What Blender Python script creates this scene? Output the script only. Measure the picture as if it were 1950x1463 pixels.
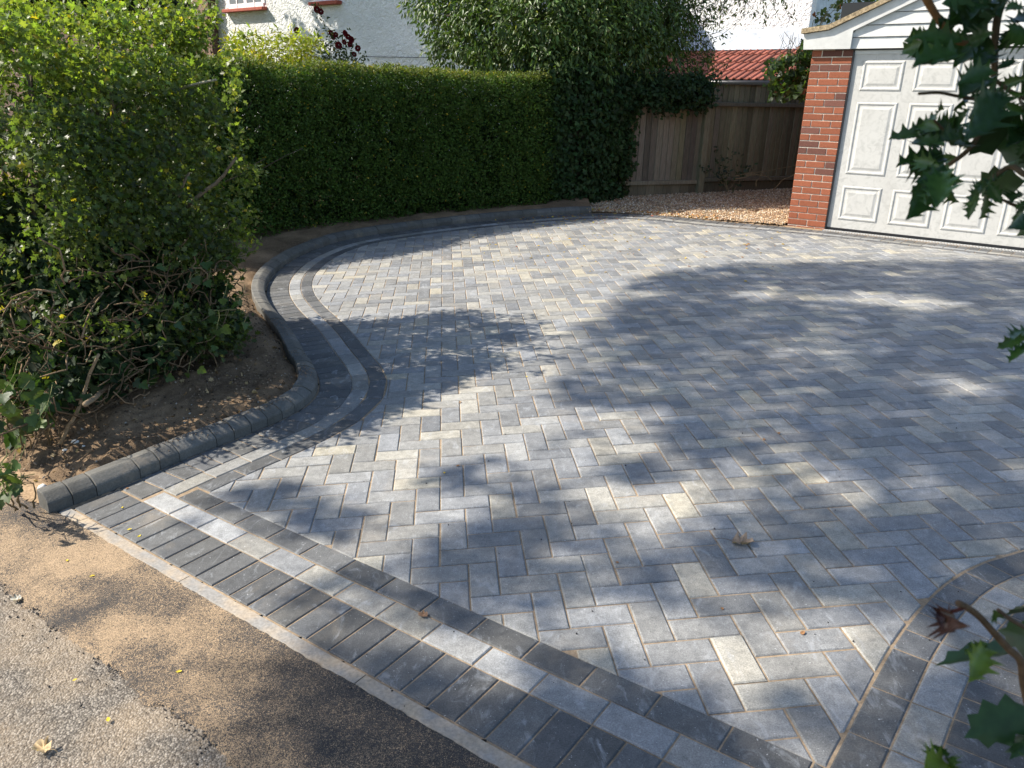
import bpy, math, random
import numpy as np
from mathutils import Matrix, Vector

random.seed(7)
RNG = np.random.default_rng(7)
R_ = math.radians
scene = bpy.context.scene
for o in list(bpy.data.objects):
    bpy.data.objects.remove(o)
COL = scene.collection

# ------------------------------------------------------------------ camera
F_PX, PITCH, ROLL, EYE = 1472.14, 0.34704, 0.02772, 1.5353
def cam_axes():
    cb, sb = math.cos(PITCH), math.sin(PITCH)
    f = np.array([0, cb, -sb]); r = np.array([1.0, 0, 0]); u = np.cross(r, f)
    c, s = math.cos(ROLL), math.sin(ROLL)
    return np.array([c * r + s * u, -s * r + c * u, f])
CR = cam_axes()
cam = bpy.data.cameras.new('camera')
cam.sensor_width = 36.0
cam.lens = F_PX / 1950 * 36
cam.clip_start, cam.clip_end = 0.05, 600
cam.dof.use_dof = True
cam.dof.focus_distance = 5.0
cam.dof.aperture_fstop = cam.lens / 1000 / 0.0022
camo = bpy.data.objects.new('camera', cam)
camo.matrix_world = Matrix(((CR[0][0], CR[1][0], -CR[2][0], 0), (CR[0][1], CR[1][1], -CR[2][1], 0),
                            (CR[0][2], CR[1][2], -CR[2][2], EYE), (0, 0, 0, 1)))
COL.objects.link(camo)
scene.camera = camo

# ------------------------------------------------------------------ sky, sun, exposure
SUN_EL, SHADE_DIR = R_(41), R_(-8)          # shadows fall along +x, slightly away
D2 = np.array([math.cos(SHADE_DIR), math.sin(SHADE_DIR)])
TO_SUN = np.array([-D2[0] * math.cos(SUN_EL), -D2[1] * math.cos(SUN_EL), math.sin(SUN_EL)])
w = bpy.data.worlds.new('World'); scene.world = w; w.use_nodes = True
nt = w.node_tree; nt.nodes.clear()
sky = nt.nodes.new('ShaderNodeTexSky'); sky.sky_type = 'NISHITA'; sky.sun_disc = False
sky.sun_elevation = SUN_EL
sky.sun_rotation = (math.pi / 2 - math.atan2(TO_SUN[1], TO_SUN[0])) % (2 * math.pi)
sky.air_density = 1.0; sky.dust_density = 1.0; sky.ozone_density = 1.0
bg = nt.nodes.new('ShaderNodeBackground'); bg.inputs[1].default_value = 0.132
out = nt.nodes.new('ShaderNodeOutputWorld')
nt.links.new(sky.outputs[0], bg.inputs[0]); nt.links.new(bg.outputs[0], out.inputs[0])
sl = bpy.data.lights.new('sun', 'SUN'); sl.energy = 5.0; sl.angle = R_(0.55); sl.color = (1.0, 0.93, 0.82)
so = bpy.data.objects.new('sun', sl); COL.objects.link(so)
so.rotation_euler = Vector(TO_SUN).to_track_quat('Z', 'Y').to_euler()
so.location = (-20, -2, 20)
scene.view_settings.view_transform = 'Standard'
scene.view_settings.look = 'None'
scene.view_settings.exposure = 1.10
scene.view_settings.gamma = 1.0
scene.view_settings.use_curve_mapping = False
scene.cycles.use_denoising = True
scene.cycles.max_bounces = 8
scene.cycles.transparent_max_bounces = 8
scene.cycles.sample_clamp_indirect = 6.0

# ------------------------------------------------------------------ helpers: space
WA = np.array([0.80417546, -0.59439198]); WN = np.array([-0.59439198, -0.80417546]); WO = np.array([3.2994, 9.5509])
def sstep(a, b, x):
    t = np.clip((np.asarray(x, float) - a) / (b - a), 0, 1)
    return t * t * (3 - 2 * t)
def S(x, y):
    """height of the drive's surface"""
    x = np.clip(np.asarray(x, float), -7, 9); y = np.clip(np.asarray(y, float), -4, 15)
    z = 0.07374 * x - 0.0141 * y + 0.00279 * y * y - 0.00383 * x * y - 0.00085 * x * x
    dx, dy = x - WO[0], y - WO[1]
    d = dx * WN[0] + dy * WN[1]; a = dx * WA[0] + dy * WA[1]
    wgt = (1 - sstep(0.2, 1.6, d)) * sstep(-0.3, 0.8, a)
    return z + wgt * (0.238 - z)
def ray(px, py):
    return CR.T @ np.array([(px - 975) / F_PX, -(py - 731.5) / F_PX, 1.0])
def at_dist(px, py, t):
    v = ray(px, py); return np.array([v[0] * t, v[1] * t, EYE + v[2] * t])
def on_ground(px, py, h=0.0):
    v = ray(px, py); lo, hi = 0.3, 60.0
    g = lambda t: EYE + t * v[2] - float(S(t * v[0], t * v[1])) - h
    for _ in range(60):
        m = (lo + hi) / 2
        if g(m) > 0: lo = m
        else: hi = m
    return np.array([v[0] * lo, v[1] * lo, EYE + lo * v[2]])
def on_plane(px, py, n2, D):
    v = ray(px, py); t = D / (v[0] * n2[0] + v[1] * n2[1]); return np.array([v[0] * t, v[1] * t, EYE + v[2] * t])
def project(P):
    d = (np.asarray(P, float) - np.array([0, 0, EYE])) @ CR.T
    z = np.where(d[..., 2] > 0.05, d[..., 2], 0.05)
    return np.stack([975 + F_PX * d[..., 0] / z, 731.5 - F_PX * d[..., 1] / z, d[..., 2]], -1)

# ------------------------------------------------------------------ helpers: objects
def mesh_obj(name, verts, faces, mat=None, parent=None, smooth=False, attr=None):
    me = bpy.data.meshes.new(name)
    verts = np.asarray(verts, dtype=np.float32).reshape(-1, 3)
    if isinstance(faces, np.ndarray):
        k = faces.shape[1]; n = len(faces)
        me.vertices.add(len(verts)); me.vertices.foreach_set('co', verts.ravel())
        me.loops.add(n * k); me.loops.foreach_set('vertex_index', faces.astype(np.int32).ravel())
        me.polygons.add(n); me.polygons.foreach_set('loop_start', np.arange(0, n * k, k, dtype=np.int32))
        me.update(calc_edges=True)
    else:
        me.from_pydata(verts.tolist(), [], faces)
    if attr is not None:
        attr = np.asarray(attr, np.float32)
        if attr.shape[1] == 3: attr = np.concatenate([attr, np.ones((len(attr), 1), np.float32)], 1)
        ca = me.color_attributes.new('col', 'FLOAT_COLOR', 'POINT')
        ca.data.foreach_set('color', attr.ravel())
    if smooth: me.polygons.foreach_set('use_smooth', np.ones(len(me.polygons), bool))
    if mat is not None: me.materials.append(mat)
    me.validate()
    o = bpy.data.objects.new(name, me); COL.objects.link(o)
    if parent is not None: o.parent = parent
    return o
def empty(name, loc=(0, 0, 0)):
    o = bpy.data.objects.new(name, None); o.location = loc; COL.objects.link(o); o.empty_display_size = 0.1
    return o
def tag(o, label=None, cat=None, group=None, kind=None):
    if label: o['label'] = label
    if cat: o['category'] = cat
    if group: o['group'] = group
    if kind: o['kind'] = kind
    return o
def adopt(o, parent):
    """parent while keeping world-space vertices where they are"""
    o.parent = parent
    o.matrix_parent_inverse = Matrix.Translation(-parent.location) if parent.type == 'EMPTY' else Matrix.Identity(4)
    return o
class MB:
    def __init__(s): s.v = []; s.f = []; s.c = []
    def add(s, v, f, c=None):
        b = len(s.v); s.v.extend([tuple(p) for p in v]); s.f.extend([tuple(i + b for i in q) for q in f])
        s.c.extend([c if c is not None else (1, 1, 1)] * len(v))
    def box(s, c, h, ax=None, col=None):
        c = np.array(c, float); ax = np.eye(3) if ax is None else np.array(ax, float)
        v = [c + sx * h[0] * ax[0] + sy * h[1] * ax[1] + sz * h[2] * ax[2] for sx in (-1, 1) for sy in (-1, 1) for sz in (-1, 1)]
        s.add(v, [(0, 1, 3, 2), (4, 6, 7, 5), (0, 4, 5, 1), (2, 3, 7, 6), (0, 2, 6, 4), (1, 5, 7, 3)], col)
    def bbox(s, c, h, ax=None, b=0.004, col=None):
        """box with chamfered front edges: front is -ax[1]"""
        c = np.array(c, float); ax = np.eye(3) if ax is None else np.array(ax, float)
        P = lambda x, y, z: c + x * ax[0] + y * ax[1] + z * ax[2]
        hx, hy, hz = h
        v = [P(-hx, hy, -hz), P(hx, hy, -hz), P(hx, hy, hz), P(-hx, hy, hz),
             P(-hx, -hy + b, -hz), P(hx, -hy + b, -hz), P(hx, -hy + b, hz), P(-hx, -hy + b, hz),
             P(-hx + b, -hy, -hz + b), P(hx - b, -hy, -hz + b), P(hx - b, -hy, hz - b), P(-hx + b, -hy, hz - b)]
        f = [(3, 2, 1, 0), (0, 1, 5, 4), (1, 2, 6, 5), (2, 3, 7, 6), (3, 0, 4, 7), (4, 5, 9, 8), (5, 6, 10, 9), (6, 7, 11, 10), (7, 4, 8, 11), (8, 9, 10, 11)]
        s.add(v, f, col)
    def tube(s, pts, rad, n=7, col=None, cap=True):
        pts = np.array(pts, float); m = len(pts)
        rad = np.broadcast_to(np.asarray(rad, float), (m,))
        tg = np.gradient(pts, axis=0); tg /= np.linalg.norm(tg, axis=1)[:, None] + 1e-9
        ref = np.array([0.13, 0.21, 0.97]) if abs(tg[0][2]) < 0.9 else np.array([1.0, 0.1, 0])
        v = []; 
        for i in range(m):
            u = np.cross(tg[i], ref); u /= np.linalg.norm(u) + 1e-9; q = np.cross(tg[i], u)
            for k in range(n):
                a = 2 * math.pi * k / n
                v.append(pts[i] + rad[i] * (math.cos(a) * u + math.sin(a) * q))
        f = [(i * n + k, i * n + (k + 1) % n, (i + 1) * n + (k + 1) % n, (i + 1) * n + k) for i in range(m - 1) for k in range(n)]
        if cap: f += [tuple(range(n - 1, -1, -1)), tuple((m - 1) * n + k for k in range(n))]
        s.add(v, f, col)
    def build(s, name, mat=None, parent=None, smooth=False):
        return mesh_obj(name, s.v, s.f, mat, parent, smooth, np.array(s.c, np.float32))

# ------------------------------------------------------------------ materials
def newmat(name):
    m = bpy.data.materials.new(name); m.use_nodes = True
    t = m.node_tree; t.nodes.clear()
    o = t.nodes.new('ShaderNodeOutputMaterial')
    return m, t, o
def N(t, typ, **kw):
    n = t.nodes.new(typ)
    for k, v in kw.items():
        if k in ('inputs',):
            for a, b in v.items(): n.inputs[a].default_value = b
        else: setattr(n, k, v)
    return n
def ramp(t, fac, stops):
    r = t.nodes.new('ShaderNodeValToRGB'); e = r.color_ramp.elements
    while len(e) < len(stops): e.new(0.5)
    for i, (p, c) in enumerate(stops):
        e[i].position = p; e[i].color = (c[0], c[1], c[2], 1) if not np.isscalar(c) else (c, c, c, 1)
    if fac is not None: t.links.new(fac, r.inputs[0])
    return r
def mix(t, a, b, fac, mode='MIX'):
    m = t.nodes.new('ShaderNodeMix'); m.data_type = 'RGBA'; m.blend_type = mode
    for sock, val in ((m.inputs[6], a), (m.inputs[7], b), (m.inputs[0], fac)):
        if isinstance(val, bpy.types.NodeSocket): t.links.new(val, sock)
        elif np.isscalar(val): sock.default_value = val
        else: sock.default_value = (val[0], val[1], val[2], 1)
    return m.outputs[2]
def noise(t, scale, detail=4, rough=0.55, coord=None, dist=0.0):
    n = N(t, 'ShaderNodeTexNoise', inputs={'Scale': scale, 'Detail': detail, 'Roughness': rough, 'Distortion': dist})
    if coord is not None: t.links.new(coord, n.inputs['Vector'])
    return n.outputs['Fac']
def world_pos(t):
    g = t.nodes.new('ShaderNodeNewGeometry'); return g.outputs['Position']
def scaled(t, vec, s):
    m = t.nodes.new('ShaderNodeMapping'); t.links.new(vec, m.inputs[0]); m.inputs['Scale'].default_value = s; return m.outputs[0]
def bump(t, h, strength=0.4, dist=0.01, normal=None):
    b = N(t, 'ShaderNodeBump', inputs={'Strength': strength, 'Distance': dist})
    t.links.new(h, b.inputs['Height'])
    if normal is not None: t.links.new(normal, b.inputs['Normal'])
    return b.outputs[0]
def finish(t, o, color, rough=0.8, normal=None, spec=0.35, metallic=0.0):
    p = t.nodes.new('ShaderNodeBsdfPrincipled')
    if isinstance(color, bpy.types.NodeSocket): t.links.new(color, p.inputs['Base Color'])
    else: p.inputs['Base Color'].default_value = (*color, 1)
    if isinstance(rough, bpy.types.NodeSocket): t.links.new(rough, p.inputs['Roughness'])
    else: p.inputs['Roughness'].default_value = rough
    p.inputs['Specular IOR Level'].default_value = spec
    p.inputs['Metallic'].default_value = metallic
    if normal is not None: t.links.new(normal, p.inputs['Normal'])
    t.links.new(p.outputs[0], o.inputs[0])
    return p
def attr_col(t):
    return N(t, 'ShaderNodeAttribute', attribute_name='col').outputs['Color']

def mat_paver():
    m, t, o = newmat('concrete_paver'); P = world_pos(t); c = attr_col(t)
    big = noise(t, 13, 4, 0.6, P); fine = noise(t, 260, 3, 0.6, P); mid = noise(t, 38, 5, 0.65, P)
    c1 = mix(t, c, ramp(t, mix(t, mid, big, 0.4), [(0.28, 0.62), (0.72, 1.38)]).outputs[0], 1.0, 'MULTIPLY')
    c2 = mix(t, c1, ramp(t, fine, [(0.3, 0.66), (0.7, 1.34)]).outputs[0], 1.0, 'MULTIPLY')
    # pale lime bloom and scuffs, sand dust
    scuff = ramp(t, noise(t, 16, 6, 0.7, scaled(t, P, (1, 0.45, 1)), 1.2), [(0.56, 0.0), (0.74, 0.42)]).outputs[0]
    c3 = mix(t, c2, (0.42, 0.44, 0.46), scuff)
    dust = ramp(t, noise(t, 3.1, 5, 0.6, P, 0.5), [(0.55, 0.0), (0.8, 0.28)]).outputs[0]
    c4 = mix(t, c3, (0.44, 0.36, 0.26), dust)
    speck = ramp(t, noise(t, 150, 1, 0.5, P), [(0.74, 0.0), (0.77, 0.6)]).outputs[0]
    c5 = mix(t, c4, (0.5, 0.5, 0.5), speck)
    h = mix(t, fine, mid, 0.4)
    finish(t, o, c5, ramp(t, mid, [(0.3, 0.62), (0.7, 0.85)]).outputs[0], bump(t, h, 0.22, 0.004), 0.4)
    return m
def mat_sand(name, col, s=1.0, dark=0.55):
    m, t, o = newmat(name); P = world_pos(t)
    a = noise(t, 60 * s, 5, 0.7, P); b = noise(t, 5 * s, 4, 0.6, P)
    c = mix(t, [x * dark for x in col], col, ramp(t, a, [(0.3, 0), (0.65, 1)]).outputs[0])
    c = mix(t, c, ramp(t, b, [(0.3, 0.7), (0.7, 1.15)]).outputs[0], 1.0, 'MULTIPLY')
    finish(t, o, c, 0.95, bump(t, a, 0.5, 0.006), 0.1)
    return m
def mat_soil():
    m, t, o = newmat('garden_soil'); P = world_pos(t)
    a = noise(t, 45, 6, 0.75, P); b = noise(t, 2.2, 4, 0.6, P); f = noise(t, 190, 3, 0.7, P)
    c = ramp(t, a, [(0.25, (0.035, 0.024, 0.015)), (0.5, (0.10, 0.068, 0.042)), (0.72, (0.21, 0.15, 0.095))]).outputs[0]
    c = mix(t, c, (0.33, 0.225, 0.135), ramp(t, b, [(0.40, 0.15), (0.68, 0.85)]).outputs[0])
    c = mix(t, c, ramp(t, f, [(0.3, 0.6), (0.7, 1.3)]).outputs[0], 1.0, 'MULTIPLY')
    finish(t, o, c, 0.95, bump(t, mix(t, a, f, 0.4), 0.8, 0.02), 0.1)
    return m
def mat_kerb():
    m, t, o = newmat('charcoal_kerb'); P = world_pos(t); c = attr_col(t)
    a = noise(t, 120, 3, 0.6, P); b = noise(t, 10, 5, 0.6, P); g = noise(t, 5, 5, 0.65, P)
    c = mix(t, c, ramp(t, a, [(0.3, 0.8), (0.7, 1.2)]).outputs[0], 1.0, 'MULTIPLY')
    c = mix(t, c, ramp(t, b, [(0.3, 0.8), (0.7, 1.2)]).outputs[0], 1.0, 'MULTIPLY')
    c = mix(t, c, (0.34, 0.25, 0.16), ramp(t, g, [(0.58, 0), (0.8, 0.5)]).outputs[0])
    finish(t, o, c, 0.85, bump(t, mix(t, a, b, 0.35), 0.5, 0.006), 0.25)
    return m
def mat_concrete():
    m, t, o = newmat('concrete_edging'); P = world_pos(t)
    a = noise(t, 90, 4, 0.6, P); b = noise(t, 6, 5, 0.6, P)
    c = mix(t, (0.23, 0.22, 0.205), (0.36, 0.285, 0.20), ramp(t, b, [(0.42, 0), (0.68, 1)]).outputs[0])
    c = mix(t, c, ramp(t, a, [(0.3, 0.75), (0.7, 1.2)]).outputs[0], 1.0, 'MULTIPLY')
    finish(t, o, c, 0.9, bump(t, a, 0.3, 0.004), 0.2)
    return m
def mat_tarmac():
    m, t, o = newmat('new_tarmac'); P = world_pos(t)
    worm = noise(t, 165, 3, 0.55, P, 2.2); fine = noise(t, 240, 3, 0.6, P)
    big = noise(t, 2.6, 4, 0.55, P)
    # sand left in the voids, thick in patches
    amt = ramp(t, big, [(0.33, 0.15), (0.60, 1.0)]).outputs[0]
    sx = N(t, 'ShaderNodeSeparateXYZ'); t.links.new(P, sx.inputs[0])
    mr = N(t, 'ShaderNodeMapRange', inputs={'From Min': -1.0, 'From Max': -0.2, 'To Min': 1.0, 'To Max': 0.30}); t.links.new(sx.outputs[0], mr.inputs[0])
    am = N(t, 'ShaderNodeMath', operation='MULTIPLY'); t.links.new(amt, am.inputs[0]); t.links.new(mr.outputs[0], am.inputs[1]); amt = am.outputs[0]
    th = N(t, 'ShaderNodeMath', operation='MULTIPLY_ADD'); t.links.new(amt, th.inputs[0]); th.inputs[1].default_value = -0.24; th.inputs[2].default_value = 0.615
    d = N(t, 'ShaderNodeMath', operation='SUBTRACT'); t.links.new(worm, d.inputs[0]); t.links.new(th.outputs[0], d.inputs[1])
    k = N(t, 'ShaderNodeMath', operation='MULTIPLY', use_clamp=True); t.links.new(d.outputs[0], k.inputs[0]); k.inputs[1].default_value = 10
    tar = ramp(t, fine, [(0.3, (0.018, 0.017, 0.017)), (0.7, (0.06, 0.055, 0.052))]).outputs[0]
    sand = ramp(t, fine, [(0.3, (0.25, 0.175, 0.105)), (0.7, (0.43, 0.31, 0.19))]).outputs[0]
    c = mix(t, tar, sand, k.outputs[0])
    h = mix(t, worm, fine, 0.25)
    finish(t, o, c, 0.85, bump(t, h, 0.9, -0.006), 0.3)
    return m
def mat_road():
    m, t, o = newmat('old_asphalt'); P = world_pos(t)
    v = N(t, 'ShaderNodeTexVoronoi', inputs={'Scale': 165, 'Randomness': 1}); t.links.new(P, v.inputs['Vector'])
    ch = ramp(t, v.outputs['Color'], [(0.15, (0.085, 0.075, 0.066)), (0.55, (0.21, 0.185, 0.155)), (0.9, (0.36, 0.32, 0.27))]).outputs[0]
    edge = ramp(t, v.outputs['Distance'], [(0.25, 1.0), (0.6, 0.5)]).outputs[0]
    c = mix(t, ch, edge, 1.0, 'MULTIPLY')
    b = noise(t, 3.2, 5, 0.6, P)
    c = mix(t, c, (0.36, 0.27, 0.175), ramp(t, b, [(0.42, 0.04), (0.7, 0.6)]).outputs[0])
    finish(t, o, c, 0.9, bump(t, v.outputs['Distance'], 0.7, -0.006), 0.2)
    return m
def mat_attr(name, rough=0.7, scale=40, var=(0.75, 1.2), bs=0.3, bd=0.005, spec=0.3, stretch=(1, 1, 1)):
    m, t, o = newmat(name); P = world_pos(t); c = attr_col(t)
    a = noise(t, scale, 5, 0.65, scaled(t, P, stretch))
    c = mix(t, c, ramp(t, a, [(0.28, var[0]), (0.72, var[1])]).outputs[0], 1.0, 'MULTIPLY')
    finish(t, o, c, rough, bump(t, a, bs, bd), spec)
    return m
def mat_leaf(name, trans=0.35, rough=0.45, spec=0.5, veil=0.0):
    m, t, o = newmat(name); c = attr_col(t)
    P = world_pos(t)
    c = mix(t, c, ramp(t, noise(t, 90, 2, 0.5, P), [(0.3, 0.82), (0.7, 1.18)]).outputs[0], 1.0, 'MULTIPLY')
    p = N(t, 'ShaderNodeBsdfPrincipled', inputs={'Roughness': rough, 'Specular IOR Level': spec}); t.links.new(c, p.inputs['Base Color'])
    tr = t.nodes.new('ShaderNodeBsdfTranslucent')
    t.links.new(mix(t, c, (1.55, 1.65, 0.6), 1.0, 'MULTIPLY'), tr.inputs[0])
    ms = t.nodes.new('ShaderNodeMixShader'); ms.inputs[0].default_value = trans
    t.links.new(p.outputs[0], ms.inputs[1]); t.links.new(tr.outputs[0], ms.inputs[2]); t.links.new(ms.outputs[0], o.inputs[0])
    return m
def mat_render():
    m, t, o = newmat('white_roughcast'); P = world_pos(t)
    a = noise(t, 9, 3, 0.6, P, 0.8); b = noise(t, 32, 3, 0.6, P); g = noise(t, 0.7, 4, 0.6, P)
    c = mix(t, (0.80, 0.80, 0.78), (0.68, 0.68, 0.66), ramp(t, g, [(0.4, 0), (0.7, 1)]).outputs[0])
    finish(t, o, c, 0.9, bump(t, mix(t, a, b, 0.35), 1.0, 0.12), 0.2)
    return m
def mat_door():
    m, t, o = newmat('white_painted_door'); P = world_pos(t)
    a = noise(t, 11, 5, 0.66, P, 1.8); b = noise(t, 1.6, 4, 0.6, P); d = noise(t, 70, 3, 0.6, P)
    c = mix(t, (0.49, 0.48, 0.45), (0.37, 0.365, 0.34), ramp(t, a, [(0.47, 0), (0.66, 0.8)]).outputs[0])
    c = mix(t, c, (0.41, 0.395, 0.36), ramp(t, b, [(0.45, 0), (0.75, 0.5)]).outputs[0])
    finish(t, o, c, 0.55, bump(t, d, 0.05, 0.003), 0.4)
    return m
def mat_plain(name, col, rough=0.6, spec=0.3, var=0.15, scale=12, bs=0.0, metallic=0.0):
    m, t, o = newmat(name); P = world_pos(t); a = noise(t, scale, 5, 0.6, P)
    c = mix(t, col, ramp(t, a, [(0.3, 1 - var), (0.7, 1 + var)]).outputs[0], 1.0, 'MULTIPLY')
    finish(t, o, c, rough, bump(t, a, bs, 0.01) if bs else None, spec, metallic)
    return m
def mat_glass(name='window_glass'):
    m, t, o = newmat(name)
    finish(t, o, (0.03, 0.035, 0.045), 0.08, None, 0.8); return m

M = dict(paver=mat_paver(), bed=mat_sand('jointing_sand', (0.36, 0.27, 0.18)), soil=mat_soil(), kerb=mat_kerb(), edging=mat_concrete(),
         tarmac=mat_tarmac(), road=mat_road(), gravel=mat_attr('pea_gravel', 0.8, 60, (0.8, 1.2)),
         brick=mat_attr('red_brick', 0.85, 70, (0.75, 1.2), 0.5, 0.004), mortar=mat_sand('lime_mortar', (0.78, 0.70, 0.57), 2.0, 0.88),
         wood=mat_attr('weathered_wood', 0.85, 30, (0.6, 1.3), 0.4, 0.004, 0.15, (3, 3, 0.25)), bark=mat_attr('bark', 0.9, 60, (0.55, 1.35), 0.7, 0.006, 0.15),
         leaf=mat_leaf('hawthorn_leaf', 0.50, 0.45, 0.4), privet=mat_leaf('privet_leaf', 0.28, 0.6, 0.22), glossy=mat_leaf('glossy_leaf', 0.24, 0.42, 0.3),
         holly=mat_leaf('holly_leaf', 0.14, 0.34, 0.22), dry=mat_leaf('dry_leaf', 0.15, 0.75, 0.2), petal=mat_leaf('petal', 0.2, 0.6, 0.2),
         render=mat_render(), door=mat_door(), upvc=mat_plain('white_board', (0.52, 0.52, 0.50), 0.45, 0.4, 0.12, 9),
         tile=mat_attr('clay_tile', 0.85, 35, (0.6, 1.25), 0.4, 0.006), lead_wall_shade=mat_plain('lead_and_wall_shade', (0.33, 0.36, 0.40), 0.5, 0.4, 0.3, 8),
         black=mat_plain('black_plastic', (0.012, 0.012, 0.014), 0.35, 0.5, 0.1), verge=mat_plain('lichened_verge', (0.30, 0.235, 0.15), 0.95, 0.1, 0.55, 45, 0.6),
         frame=mat_plain('white_frame', (0.82, 0.82, 0.82), 0.4, 0.4, 0.03), glass=mat_glass(), sill=mat_plain('red_sill', (0.34, 0.075, 0.045), 0.6, 0.3, 0.2),
         metal=mat_plain('galvanised_steel', (0.40, 0.40, 0.39), 0.5, 0.5, 0.15, 30, 0, 0.2), dark=mat_plain('dark_void', (0.01, 0.01, 0.01), 0.9, 0.1, 0.1),
         grass=mat_plain('rough_grass', (0.06, 0.085, 0.025), 0.95, 0.1, 0.5, 9, 0.6), stone=mat_attr('flint', 0.8, 60, (0.8, 1.2)))

# ------------------------------------------------------------------ boundary curves of the drive
def catmull(pts, step=0.02):
    p = np.array(pts, float); p = np.vstack([2 * p[0] - p[1], p, 2 * p[-1] - p[-2]]); out = []
    for i in range(1, len(p) - 2):
        n = max(2, int(np.linalg.norm(p[i + 1] - p[i]) / step))
        for k in range(n):
            u = k / n
            out.append(0.5 * ((2 * p[i]) + (-p[i - 1] + p[i + 1]) * u + (2 * p[i - 1] - 5 * p[i] + 4 * p[i + 1] - p[i + 2]) * u * u + (-p[i - 1] + 3 * p[i] - 3 * p[i + 1] + p[i + 2]) * u ** 3))
    out.append(p[-2]); return np.array(out)
def smooth(c, n=8, w=12):
    c = c.copy()
    for _ in range(n):
        k = np.ones(w) / w
        pad = np.vstack([np.repeat(c[:1], w, 0) + (np.arange(-w, 0)[:, None]) * (c[1] - c[0]), c, np.repeat(c[-1:], w, 0) + (np.arange(1, w + 1)[:, None]) * (c[-1] - c[-2])])
        f = np.stack([np.convolve(pad[:, j], k, 'same') for j in (0, 1)], 1)
        c = f[w:-w]
    return c
class Curve:
    def __init__(s, pts, sm=4):
        c = smooth(catmull(pts), sm) if sm else catmull(pts)
        L = np.r_[0, np.cumsum(np.linalg.norm(np.diff(c, axis=0), axis=1))]
        s.L = L[-1]; n = int(s.L / 0.02); q = np.linspace(0, s.L, n)
        s.p = np.stack([np.interp(q, L, c[:, j]) for j in (0, 1)], 1); s.s = q
        t = np.gradient(s.p, axis=0); t /= np.linalg.norm(t, axis=1)[:, None]; s.t = t
    def at(s, d, off=0.0):
        """off > 0 lies to the right of the travel direction"""
        d = np.asarray(d, float)
        p = np.stack([np.interp(d, s.s, s.p[:, j]) for j in (0, 1)], -1)
        t = np.stack([np.interp(d, s.s, s.t[:, j]) for j in (0, 1)], -1); t /= np.linalg.norm(t, axis=-1)[..., None]
        p = p + (d - np.clip(d, 0, s.L))[..., None] * t
        return p + np.stack([t[..., 1], -t[..., 0]], -1) * np.asarray(off)[..., None]
KERB_PTS = [(-1.92, 2.893), (-1.836, 2.991), (-1.771, 3.069), (-1.653, 3.246), (-1.53, 3.425), (-1.40, 3.585), (-1.284, 3.733), (-1.195, 3.873), (-1.14, 4.013),
            (-1.125, 4.16), (-1.15, 4.322), (-1.222, 4.535), (-1.333, 4.767), (-1.562, 5.288), (-1.732, 5.633), (-1.898, 5.939), (-2.042, 6.243), (-2.16, 6.535),
            (-2.262, 6.90), (-2.315, 7.226), (-2.334, 7.59), (-2.314, 7.939), (-2.259, 8.25), (-2.14, 8.62), (-1.97, 8.93), (-1.714, 9.19), (-1.50, 9.345), (-1.226, 9.54),
            (-0.814, 9.79), (-0.382, 10.02), (0.01, 10.21), (0.52, 10.40), (0.95, 10.50)]
GRAV_PTS = [(1.35, 10.50), (1.84, 10.345), (2.2, 10.13), (2.50, 9.91), (2.88, 9.70), (3.15, 9.545)]
def wall2(a, off): return WO + WA * a + WN * off
DRAIN_OFF = 0.135
LEFT = Curve(KERB_PTS + GRAV_PTS + [tuple(wall2(0.15, 0.12)), tuple(wall2(0.9, DRAIN_OFF)), tuple(wall2(2.2, DRAIN_OFF)), tuple(wall2(3.4, DRAIN_OFF)), tuple(wall2(5.5, DRAIN_OFF))], 3)
i_end = int(np.argmin(np.linalg.norm(LEFT.p - np.array([0.95, 10.50]), axis=1)))
KERB_END = LEFT.s[i_end]
FP0 = np.array([-1.875, 2.918]); FD = np.array([0.806, -0.592]); FN = np.array([0.592, 0.806])
RIGHT = Curve([(0.52, 1.11), (0.66, 1.29), (0.789, 1.456), (0.904, 1.60), (1.054, 1.79), (1.168, 1.93), (1.275, 2.04), (1.408, 2.17), (1.53, 2.265), (1.66, 2.335), (1.833, 2.40), (2.3, 2.52), (3.4, 2.66), (5.2, 2.75), (7.5, 2.8)], 2)
J = 0.0023            # half a joint

# ------------------------------------------------------------------ ground, road, tarmac, edging
def grid_sheet(name, us, vs, fn, mat, kind='structure', smooth_=True):
    U, V = np.meshgrid(us, vs, indexing='ij'); P = fn(U, V)
    n, m = U.shape; idx = np.arange(n * m).reshape(n, m)
    f = np.stack([idx[:-1, :-1], idx[1:, :-1], idx[1:, 1:], idx[:-1, 1:]], -1).reshape(-1, 4)
    o = mesh_obj(name, P.reshape(-1, 3), f, mat, smooth=smooth_)
    if kind: o['kind'] = kind
    return o
def vnoise(x, y, seed=0, f=1.0):
    """smooth value noise in plan, 0..1"""
    x = np.asarray(x) * f + seed * 17.3; y = np.asarray(y) * f - seed * 9.1
    xi, yi = np.floor(x), np.floor(y); fx, fy = x - xi, y - yi
    h = lambda a, b: np.modf(np.abs(np.sin(a * 127.1 + b * 311.7 + seed * 3.7) * 43758.5453))[0]
    fx, fy = fx * fx * (3 - 2 * fx), fy * fy * (3 - 2 * fy)
    return (h(xi, yi) * (1 - fx) + h(xi + 1, yi) * fx) * (1 - fy) + (h(xi, yi + 1) * (1 - fx) + h(xi + 1, yi + 1) * fx) * fy

gx = np.r_[-250, -120, -60, -30, np.arange(-20, 20.1, 1.0), 30, 60, 120, 250]
g = grid_sheet('ground', gx, gx + 5, lambda x, y: np.stack([x, y, S(x, y) - 0.09], -1), M['grass'])

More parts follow.
